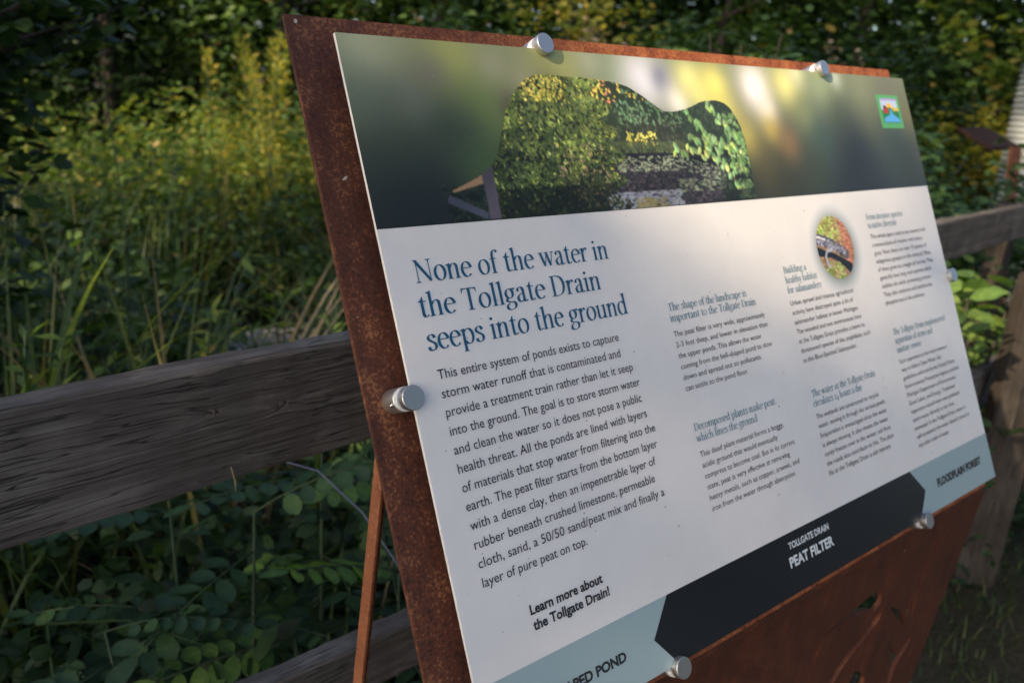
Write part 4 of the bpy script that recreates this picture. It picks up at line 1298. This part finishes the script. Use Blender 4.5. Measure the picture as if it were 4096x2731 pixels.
# fallen leaves on the bare soil
FL, FLF = ovals(np.zeros((1, 3)), np.array([[1., 0, 0]]), np.array([[0, 0, 1.]]), np.array([.06]), np.array([.045]))
flm = np_mesh('fallen_leaf', FL, FLF); flm.materials.append(leaf_mat('fallen_leaf', [(0, (.30, .12, .04)), (1, (.42, .22, .08))], .2))
for i, (x, y) in enumerate([(2.72, .43), (3.05, .32), (2.35, .12), (3.5, .5), (2.9, -.1), (3.3, .05), (2.1, .45), (3.9, .2)]):
    tag(put(bpy.data.objects.new('fallen_leaf', flm), None, T(x, y, float(gh(x, y)) + .012 + .003 * i) @ Matrix.Rotation(i * 1.3, 4, 'Z') @ Matrix.Rotation(.3, 4, 'X')),
        'small orange brown leaf fallen on the ground at lower right', 'leaf', 'fallen leaves at lower right')

# pale slab seen through the stems
bm = bmesh.new()
for i, (x, y, a, b) in enumerate(((1.82, 4.55, .62, .50), )):
    z = float(gh(x, y))
    ring = [(x + a * math.cos(t_) * (1 + .1 * math.sin(3 * t_)), y + b * math.sin(t_) * (1 + .12 * math.cos(2 * t_))) for t_ in np.linspace(0, 2 * PI, 22, endpoint=False)]
    lo = [bm.verts.new((p[0], p[1], z - .05)) for p in ring]; hi = [bm.verts.new((p[0], p[1], z + .09)) for p in ring]
    bm.faces.new(hi)
    for k in range(22): bm.faces.new((lo[k], lo[(k + 1) % 22], hi[(k + 1) % 22], hi[k]))
bmesh.ops.recalc_face_normals(bm, faces=bm.faces)
tag(obj('flat_stone', bm, STONE), 'flat pale grey stone lying among the weeds just above the top rail', 'stone')


# ------------------------------------------------------------------ individual grasses and plants beyond the fence
def clump(name, label, x, y, n, hmin, hmax, lmin, lmax, wd, m, seed, cat='grass', group=None, azr=(0, 6.28)):
    r = np.random.default_rng(seed)
    rt = empty(name, (x, y, float(gh(x, y))))
    tag(rt, label, cat, group)
    for k in range(n):
        P = np.array([[r.normal(0, .03), r.normal(0, .03), 0]])
        V, F = blades(P, np.array([r.uniform(*azr)]), np.array([r.uniform(hmin, hmax)]), np.array([r.uniform(lmin, lmax)]), np.array([wd * r.uniform(.8, 1.3)]), 9)
        obj('blade', np_mesh('blade', V, F, True), m, rt, WM[rt.name])
    return rt


clump('arching_grass', 'arching pale green grass clump at the far left just above the rail', .22, 2.35, 14, 1.15, 1.45, .35, .7, .034, G_GRASSL, 1)
clump('arching_grass', 'bleached broad grass blades drooping left of centre above the rail', .52, 2.35, 10, 1.05, 1.3, .25, .55, .022, G_STRAW, 2)
clump('arching_grass', 'long straw blades bending right beside the pale stone', .78, 2.35, 11, 1.05, 1.35, .5, .9, .020, G_STRAW, 3, azr=(-.6, .9))
clump('arching_grass', 'fresh green grass blades right of the pale stone', 1.22, 2.45, 12, 1.0, 1.2, .5, 1.0, .022, G_GRASSL, 4, azr=(-.6, 1.2))
clump('arching_grass', 'dense green grass clump behind the middle of the near rail', .55, 2.1, 18, 1.0, 1.3, .15, .6, .015, G_GRASS, 5)
clump('arching_grass', 'slanting green blades in the shade left of the sign', 1.15, 2.9, 12, 1.1, 1.4, .5, 1.0, .022, G_GRASS, 6, azr=(-.5, .6))
clump('arching_grass', 'tall thin green grass at the far left in the shade', .25, 2.3, 16, 1.1, 1.5, .15, .5, .014, G_GRASS, 7)
clump('arching_grass', 'green grass tuft showing below the near rail', .62, 1.28, 12, .45, .75, .2, .6, .009, G_GRASS, 8)
clump('arching_grass', 'thin grass tuft beside the rusty rear leg under the rail', .95, 1.25, 12, .5, .8, .3, .7, .008, G_GRASS, 9)
clump('arching_grass', 'dark grass tuft in the lower left corner under the rail', .12, 1.22, 12, .35, .6, .3, .8, .006, G_GRASS, 10)

# a tall reed with one hooked leaf
rt = empty('tall_reed', (.56, 2.46, float(gh(.56, 2.46))))
tag(rt, 'single tall reed stem with one hooked leaf rising at the upper left', 'reed')
bm = bmesh.new(); tube(bm, [(0, 0, 0), (-.02, 0, .6), (.02, 0, 1.2), (.0, .0, 1.62)], [.005, .004, .003, .001], 6)
obj('stem', bm, STEM, rt, WM[rt.name])
for k, (zz, az, H, le) in enumerate(((1.30, 2.9, .26, 1.1), (1.12, .3, .3, .9), (.95, 3.4, .35, .9), (.7, .8, .4, .8), (1.45, .5, .22, .7))):
    V, F = blades(np.array([[0, 0, zz]]), np.array([az]), np.array([H * .5]), np.array([le]), np.array([.018]), 9, 2.2)
    obj('leaf', np_mesh('leaf', V, F, True), G_GRASS, rt, WM[rt.name])


def forb(name, label, x, y, H, m, seed, n=60, leafs=.07):
    r = np.random.default_rng(seed)
    rt = empty(name, (x, y, float(gh(x, y))))
    tag(rt, label, 'plant')
    bm = bmesh.new()
    tips = []
    for k in range(5):
        a = r.uniform(0, 2 * PI); l_ = r.uniform(.05, .22)
        top = (math.cos(a) * l_, math.sin(a) * l_, H * r.uniform(.75, 1)); tips.append(top)
        tube(bm, [(0, 0, 0), (top[0] * .3, top[1] * .3, top[2] * .55), top], [.006, .005, .002], 5)
    obj('stems', bm, STEM, rt, WM[rt.name])
    k = r.integers(0, 5, n); t = r.uniform(.25, 1, n) ** .6
    tp = np.array(tips)[k]
    P = np.stack([tp[:, 0] * t ** 1.5, tp[:, 1] * t ** 1.5, tp[:, 2] * t], 1)
    V, F = leaves(P, rand_dirs(n, -.1, .7, r), up_normals(n, .4, r), r.uniform(.7, 1.3, n) * leafs, r.uniform(.7, 1.1, n) * leafs * .32)
    obj('foliage', np_mesh('foliage', V, F), m, rt, WM[rt.name])


forb('leafy_weed', 'light green feathery weed in the middle of the left side', .66, 2.30, 1.12, G_LIT, 1, 170)
forb('leafy_weed', 'light green weed with narrow leaves halfway between reed and sign', 1.16, 2.75, 1.10, G_LIT, 2, 130)
forb('leafy_weed', 'bright green leafy weed touching the left edge of the steel sheet', 1.40, 2.2, 1.05, G_MID, 3, 150)
forb('leafy_weed', 'pale green weed beside the steel sheet just above the rail', 1.12, 1.9, 1.0, G_LOCL, 4, 120, .05)
forb('leafy_weed', 'shaded nettle like weed above the rail at the left edge', .16, 2.0, 1.15, G_MID, 5, 120)

# dark branches of an overhanging bush at the top left
rt = empty('overhanging_bush', (-.25, 2.6, float(gh(-.25, 2.6))))
tag(rt, 'dark overhanging bush with small leaves in the top left corner', 'bush')
r = np.random.default_rng(77)
bm = bmesh.new(); ends_ = []
for k in range(22):
    e = np.array([r.uniform(.60, .95), r.uniform(-.2, .6), r.uniform(1.60, 1.95)])
    if k > 14: e = np.array([r.uniform(.54, .70), r.uniform(-.2, .3), r.uniform(.95, 1.5)])
    pts = [(0, 0, 0), (e[0] * .15, e[1] * .3, e[2] * .6), (e[0] * .6, e[1] * .7, e[2] * .92), tuple(e)]
    tube(bm, pts, [.016, .010, .006, .002], 5); ends_.append(pts)
obj('branches', bm, BARK, rt, WM[rt.name])
PP = []
for pts in ends_:
    for k in range(85):
        t = r.uniform(.35, 1) * 3; i = min(int(t), 2); f_ = t - i
        PP.append(np.array(pts[i]) * (1 - f_) + np.array(pts[i + 1]) * f_ + r.normal(0, .045, 3))
PP = np.array(PP); n = len(PP)
V, F = ovals(PP, rand_dirs(n, -.6, .3, r), up_normals(n, .6, r), r.uniform(.045, .075, n), r.uniform(.03, .048, n))
obj('foliage', np_mesh('foliage', V, F), G_DARK, rt, WM[rt.name])

# ------------------------------------------------------------------ locust plants with pinnate leaves
def oval_leaflet(Lf, Wf):
    bm = bmesh.new()
    c0 = bm.verts.new((0, 0, 0)); prev = c0
    mid, lf, rg = [c0], [], []
    prof = [(.18, .62), (.42, .96), (.66, 1.0), (.86, .70), (.97, .30)]
    for x, w_ in prof:
        z = -.10 * Lf * x * x
        mid.append(bm.verts.new((x * Lf, 0, z - .03 * Lf)))
        lf.append(bm.verts.new((x * Lf, w_ * Wf / 2, z + .02 * Lf))); rg.append(bm.verts.new((x * Lf, -w_ * Wf / 2, z + .02 * Lf)))
    tip = bm.verts.new((Lf, 0, -.12 * Lf))
    bm.faces.new((mid[0], mid[1], lf[0])); bm.faces.new((mid[0], rg[0], mid[1]))
    for i in range(4):
        bm.faces.new((mid[i + 1], mid[i + 2], lf[i + 1], lf[i])); bm.faces.new((mid[i + 2], mid[i + 1], rg[i], rg[i + 1]))
    bm.faces.new((mid[5], tip, lf[4])); bm.faces.new((mid[5], rg[4], tip))
    for f in bm.faces: f.smooth = True
    me = bpy.data.meshes.new('leaflet'); bm.to_mesh(me); bm.free()
    return me


LFT = oval_leaflet(.050, .030)
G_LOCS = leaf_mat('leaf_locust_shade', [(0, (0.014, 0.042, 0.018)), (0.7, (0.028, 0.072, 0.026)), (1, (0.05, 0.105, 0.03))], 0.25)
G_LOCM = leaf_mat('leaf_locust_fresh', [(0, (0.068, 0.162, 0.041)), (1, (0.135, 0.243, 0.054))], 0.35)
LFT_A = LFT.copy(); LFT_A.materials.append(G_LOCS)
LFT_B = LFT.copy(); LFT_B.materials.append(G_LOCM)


def rachis_pts(L_, npair, droop):
    return [(L_ * t, 0, -droop * L_ * t * t) for t in np.linspace(0, 1, 8)]


def leaflet_mats(L_, npair, droop, r):
    out = []
    for i in range(npair):
        t = .22 + .74 * i / (npair - 1)
        x = L_ * t; z = -droop * L_ * t * t
        for sgn in (1, -1):
            s_ = r.uniform(.85, 1.12) * (1 - .35 * abs(t - .5))
            out.append(T(x, sgn * .002, z) @ Matrix.Rotation(sgn * r.uniform(1.15, 1.4), 4, 'Z') @ Matrix.Rotation(r.uniform(-.25, .25), 4, 'X') @ Matrix.Rotation(r.uniform(0, .3), 4, 'Y') @ Matrix.Scale(s_, 4))
    out.append(T(L_, 0, -droop * L_) @ Matrix.Rotation(.3, 4, 'Y'))
    return out


def rachis_mesh(L_, npair, droop):
    bm = bmesh.new(); tube(bm, rachis_pts(L_, npair, droop), [.0016] * 7 + [.0006], 5)
    me = bpy.data.meshes.new('leaf'); bm.to_mesh(me); bm.free(); me.materials.append(STEM)
    return me


def frond_joined(L_, npair, droop, seed, m):
    r = random.Random(seed)
    V0 = np.array([v.co for v in LFT.vertices]); F0_ = [tuple(p.vertices) for p in LFT.polygons]
    VV, FF = [], []
    for M_ in leaflet_mats(L_, npair, droop, r):
        A_ = np.array(M_); b = sum(len(q) for q in VV)
        VV.append(V0 @ A_[:3, :3].T + A_[:3, 3]); FF += [tuple(b + i for i in f) for f in F0_]
    b = sum(len(q) for q in VV)
    rp = rachis_pts(L_, npair, droop)
    rv = []
    for p in rp: rv += [(p[0], .0015, p[2]), (p[0], -.0015, p[2])]
    VV.append(np.array(rv)); FF += [(b + 2 * i, b + 2 * i + 1, b + 2 * i + 3, b + 2 * i + 2) for i in range(len(rp) - 1)]
    me = bpy.data.meshes.new('leaf'); me.from_pydata(np.concatenate(VV).tolist(), [], FF); me.materials.append(m)
    return me


FJ = [frond_joined(.24, 7, .25, 1, G_LOC), frond_joined(.30, 9, .4, 2, G_LOC), frond_joined(.20, 6, .15, 3, G_LOCL), frond_joined(.27, 8, .55, 4, G_LOC)]
RM = [rachis_mesh(.22, 7, .2), rachis_mesh(.27, 8, .35)]


def sapling(label, x, y, H, fr, seed, single=True, group=None, light=(), spread=.05, name='locust_sapling', scale=1.0):
    """fr: number of leaves; single: leaflets built one by one"""
    r = random.Random(seed)
    z0 = float(gh(x, y))
    rt = empty(name, (x, y, z0))
    tag(rt, label, 'sapling', group)
    bm = bmesh.new()
    lx, ly = r.uniform(-spread, spread), r.uniform(-spread, spread)
    tube(bm, [(0, 0, 0), (lx * .4, ly * .4, H * .5), (lx, ly, H)], [.006, .004, .002], 6)
    obj('stem', bm, STEM, rt, WM[rt.name])
    for k in range(fr):
        t = .35 + .65 * (k + 1) / fr
        px, py, pz = lx * t, ly * t, H * t
        a = k * 2.4 + r.uniform(-.4, .4)
        mw = T(x + px, y + py, z0 + pz) @ Matrix.Rotation(a, 4, 'Z') @ Matrix.Rotation(-r.uniform(-.1, .7), 4, 'Y') @ Matrix.Rotation(r.uniform(-.4, .4), 4, 'X') @ Matrix.Scale(scale * r.uniform(.8, 1.15), 4)
        if single:
            q = k % 2
            L_, npair, dr = ((.22, 7, .2), (.27, 8, .35))[q]
            lf = obj('leaf', RM[q], None, rt, mw)
            for M_ in leaflet_mats(L_, npair, dr, r):
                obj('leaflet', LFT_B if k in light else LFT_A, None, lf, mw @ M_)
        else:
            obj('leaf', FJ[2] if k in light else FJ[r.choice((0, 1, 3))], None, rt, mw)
    return rt


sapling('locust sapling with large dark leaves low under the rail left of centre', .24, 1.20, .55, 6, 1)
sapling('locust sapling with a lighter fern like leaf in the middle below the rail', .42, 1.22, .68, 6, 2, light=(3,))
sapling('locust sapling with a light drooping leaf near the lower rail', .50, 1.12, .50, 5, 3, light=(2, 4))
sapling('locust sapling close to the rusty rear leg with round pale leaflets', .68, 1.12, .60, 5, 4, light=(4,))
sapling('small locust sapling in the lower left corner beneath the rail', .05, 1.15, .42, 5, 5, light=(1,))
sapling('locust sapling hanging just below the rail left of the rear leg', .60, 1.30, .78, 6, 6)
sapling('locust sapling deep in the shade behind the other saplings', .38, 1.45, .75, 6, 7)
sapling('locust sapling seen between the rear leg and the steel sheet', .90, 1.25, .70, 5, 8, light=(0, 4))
# taller locust bush right of the sign
LX = [(2.75, 1.75, 1.25, 12), (2.55, 1.95, 1.45, 13), (3.0, 1.95, 1.35, 12), (3.3, 1.7, 1.15, 11), (3.6, 1.75, 1.05, 11), (2.35, 2.1, 1.5, 12), (3.9, 1.75, .95, 10), (3.15, 2.2, 1.5, 12), (4.3, 1.8, .9, 10), (2.95, 1.55, .95, 9)]
lbl = ['tall locust bush right beside the upper right corner of the sign', 'dark locust bush behind the right end of the panel top', 'locust bush with spreading leaves before the orange stand', 'locust bush just above the right part of the top rail',
       'low locust bush above the sunlit rail', 'locust bush behind the right standoff at the panel top', 'small locust bush near the right edge above the rail', 'tallest locust bush behind the others right of the sign', 'locust bush at the right edge under the ribbed pipe', 'short locust bush pressed against the back of the rail']
LX += [(3.35, 2.5, 2.15, 0), (2.85, 2.35, 1.95, 0), (3.9, 2.7, 2.1, 0), (3.5, 3.6, 2.1, 0), (4.4, 2.3, 1.75, 0), (2.75, 3.3, 1.9, 0)]
lbl += ['tall locust tree filling the view above the panel near its right corner', 'locust tree just left of the second top standoff', 'leafy locust tree behind the right end of the panel top', 'locust tree behind the middle of the panel top edge', 'spreading locust bush between the sign corner and the orange stand', 'locust tree behind the first top standoff']
for i, (x, y, H, f_) in enumerate(LX):
    r = random.Random(400 + i)
    z0 = float(gh(x, y))
    rt = empty('locust_bush', (x, y, z0))
    tag(rt, lbl[i], 'bush', 'locust bushes beside and behind the sign')
    R_ = .30 if i < 10 else .46
    ns = 5 if i < 10 else 8
    for k in range(ns):
        a = r.uniform(0, 2 * PI); q = R_ * r.uniform(.2, 1)
        tx, ty, tz = math.cos(a) * q, math.sin(a) * q, H * r.uniform(.7, 1)
        bm = bmesh.new()
        tube(bm, [(0, 0, 0), (tx * .25, ty * .25, tz * .5), (tx, ty, tz)], [.011, .008, .003], 6)
        obj('branch', bm, BARK, rt, WM[rt.name])
        for j in range(11 if i < 10 else 13):
            t = r.uniform(.28, 1.0)
            p = Vector((tx * (.25 * min(t, .5) * 2 + .75 * max(0, t - .5) * 2), ty * (.25 * min(t, .5) * 2 + .75 * max(0, t - .5) * 2), tz * t))
            mw = T(x + p.x, y + p.y, z0 + p.z) @ Matrix.Rotation(r.uniform(0, 2 * PI), 4, 'Z') @ Matrix.Rotation(-r.uniform(-.3, .6), 4, 'Y') @ Matrix.Rotation(r.uniform(-.5, .5), 4, 'X') @ Matrix.Scale(r.uniform(.8, 1.35) * (1 if i < 10 else 1.35), 4)
            obj('leaf', FJ[r.choice((0, 1, 3, 0, 1, 3, 2))], None, rt, mw)

# sunlit vines under the right rail
for i, (c, rad, n, s_, lb) in enumerate([((2.33, .95, CZ - .56), (.22, .10, .15), 60, .085, 'cluster of large sunlit leaves below the right rail beside the panel'),
                                   ((2.85, 1.05, CZ - .70), (.20, .12, .14), 60, .07, 'cluster of bright lobed leaves before the far fence post'),
                                   ((2.75, 1.10, CZ - .98), (.30, .12, .14), 70, .07, 'dark green leaves around the lower rail on the right')]):
    spray('climbing_vine', lb, c, rad, n, G_LOCL if i < 2 else G_LOC, s_, 90 + i, 'vine', 10, .05)
spray('climbing_vine', 'dark vine leaves hanging beside the corner post', (2.75, .98, CZ - 1.12), (.12, .10, .14), 50, G_LOC, .08, 95, 'vine', 8, .05)

# thin pale wires sagging under the rail
bm = bmesh.new(); tube(bm, [(.30, 1.10, CZ - .50), (.47, 1.01, CZ - .57), (.50, .93, CZ - .61), (.53, .82, CZ - .70)], .0013, 6)
tag(obj('loose_wire', bm, mat('pale_wire', (.10, .115, .19), .7)), 'pale bluish wire sagging diagonally below the near rail', 'wire')

# ------------------------------------------------------------------ another steel stand and a ribbed pipe in the distance
rt = empty('steel_stand', (7.05, 2.85, float(gh(7.05, 2.85))))
tag(rt, 'rusty steel stand of another panel seen from the side beyond the bushes', 'stand')
z0 = WM[rt.name].translation.z
R_ = T(7.05, 2.85, z0) @ Matrix.Rotation(.12, 4, 'Z')
topz = CZ - .27 - z0
bm = bmesh.new(); box(bm, -.30, .42, -.15, .15, -.03, 0); bmesh.ops.bevel(bm, geom=list(bm.edges), offset=.004, segments=1, affect='EDGES')
obj('back_sheet', bm, rust('dark_far_steel', (.012, .006, .005), (.035, .012, .008), (.06, .02, .012)), rt, R_ @ T(0, 0, topz) @ Matrix.Rotation(.45, 4, 'X'))
bm = bmesh.new(); box(bm, .12, .42, -.01, .01, -topz, 0)
obj('apron', bm, RUST3, rt, R_ @ T(0, -.14, topz - .07) @ Matrix.Rotation(-.12, 4, 'X'))
rt = empty('ribbed_pipe', (8.9, 3.05, float(gh(8.9, 3.05))))
tag(rt, 'pale grey corrugated metal standpipe at the right edge beyond the bushes', 'pipe')
z0 = WM[rt.name].translation.z
bm = bmesh.new()
prof = [(0, 0)]
hh = CZ + .34 - z0
for i in range(241):
    z = hh * i / 240
    prof.append((.36 + .012 * math.cos(i * 2 * PI / 5), z))
prof.append((0, hh + .01))
lathe(bm, prof, 36)
obj('corrugated_shell', bm, mat('galvanised', (.36, .39, .38), .5, .35), rt, WM[rt.name])
# pale leaves added to imitate bright highlights far behind the panel
r = np.random.default_rng(9)
for i, (c, n) in enumerate([((6.7, 7.1, 1.95), 90), ((5.9, 6.2, 1.78), 60), ((8.2, 4.8, 1.78), 36), ((7.4, 6.2, 1.62), 60)]):
    spray('pale_seed_plant', ['tall plant with pale pink seed heads behind the panel centre', 'pale seed heads behind the first top standoff', 'small pale seed heads behind the second top standoff', 'whitish seed heads between the two top standoffs'][i],
          c, (.35, .3, .18), n, G_PALE, .06, 200 + i, 'plant', 7, .05)

# ------------------------------------------------------------------ big unseen trees on the sunny side, crowns shaped to shade this corner
s_ = np.array(TO_SUN)
a_ = unit(np.cross([0, 0, 1.], s_)[None])[0]      # horizontal, roughly along -y
a_ = -a_ if a_[1] < 0 else a_
b_ = np.cross(s_, a_); b_ = b_ if b_[2] > 0 else -b_


def shade_prob(a, b):
    """how densely the crown is leaved, over the plane seen from the sun (metres)"""
    p = np.full(a.shape, .97)
    z_ = np.sin(a * 3.1 + 1.2 * np.sin(b * 2.3)) * np.cos(b * 2.9 + .7 * np.sin(a * 2))
    far = a > 5.9
    p = np.where(far, np.where(z_ > .25, .8, .04), p)
    p = np.where(b > 3.6, np.where(z_ > -.35, .95, .08), p)
    mid = (a > 1.4) & (a <= 5.9)
    p = np.where(mid, np.where(z_ > -.5, .95, .12), p)
    hi = (b > 1.0) & (a <= 1.4)
    p = np.where(hi, np.where(z_ > .1, .9, .12), p)
    return p


def window(a, b):
    """gaps in the crown"""
    g_ = np.zeros(a.shape)
    for (ca, cb, ra, rb) in GAPS:
        g_ = np.maximum(g_, (((a - ca) / ra) ** 2 + ((b - cb) / rb) ** 2 < 1).astype(float))
    return g_ > 0


o_ = np.array([0, 0, CZ])
def ab(x, y, z):
    """where the sun ray through a point (z relative to the lens) crosses the crown plane"""
    p = np.array([x, y, z]); return float(p @ a_), float(p @ b_)


GAPS = []
for (x, y, z, ra, rb) in [(.88, .62, .02, .19, .36),
                          (3.3, 1.25, -.45, .24, .35), (3.9, 1.3, -.5, .2, .3), (2.4, .95, -.5, .2, .25), (2.9, 1.05, -.7, .22, .22),
                          (3.1, .3, -1.5, .2, .12), (2.75, 1.75, -.05, .2, .2), (3.2, 1.9, 0, .2, .2), (3.4, 2.5, .3, .22, .2), (2.85, 2.35, .3, .2, .2), (3.9, 1.9, -.3, .2, .2), (3.5, 3.6, .4, .35, .3), (2.75, 3.3, .3, .3, .25), (4.4, 2.3, .1, .3, .3), (3.9, 2.7, .4, .35, .3), (2.7, 1.6, -.35, .12, .15)]:
    a0, b0 = ab(x, y, z); GAPS.append((a0, b0, ra, rb))
r = np.random.default_rng(22)
for k in range(46):
    GAPS.append((r.uniform(1.3, 6.2), r.uniform(.1, 2.4), r.uniform(.14, .3), r.uniform(.12, .26)))
r = np.random.default_rng(21)
n = 105000
aa = r.uniform(-3.4, 10.5, n); bb = r.uniform(-2.6, 7.6, n); tt = r.uniform(10.5, 13.5, n)
keep = (r.random(n) < shade_prob(aa, bb)) & ~window(aa, bb)
aa, bb, tt = aa[keep], bb[keep], tt[keep]
P = aa[:, None] * a_ + bb[:, None] * b_ + tt[:, None] * s_ + o_
gz = gh(P[:, 0], P[:, 1])
P = P[P[:, 2] > gz + .1]
split = P[:, 1] > 1.5
for i, (sel, x, y, lb) in enumerate([(~split, -10.6, -2.6, 'large leafy tree outside the view whose crown shades the sign'), (split, -9.6, 4.4, 'second large tree outside the view shading the wetland edge')]):
    Q_ = P[sel]; n = len(Q_)
    rt = empty('shade_tree', (x, y, 0)); tag(rt, lb, 'tree')
    V, F = ovals(Q_ - np.array([x, y, 0]), rand_dirs(n, -.5, .5, r), up_normals(n, .9, r), r.uniform(.10, .18, n), r.uniform(.08, .14, n))
    obj('crown', np_mesh('crown', V, F), G_DARK, rt, WM[rt.name])
    bm = bmesh.new(); tube(bm, [(0, 0, -.2), (.1, .1, 2.5), (0, .2, 5), (.3, 0, 8)], [.28, .22, .17, .05], 10)
    for k in range(8):
        a = k * .8; tube(bm, [(0, .1, 3 + k * .5), (math.cos(a) * 1.2, math.sin(a) * 1.6, 4.2 + k * .45), (math.cos(a) * 2.2, math.sin(a) * 3.2, 5 + k * .45)], [.08, .05, .02], 6)
    obj('trunk', bm, BARK, rt, WM[rt.name])
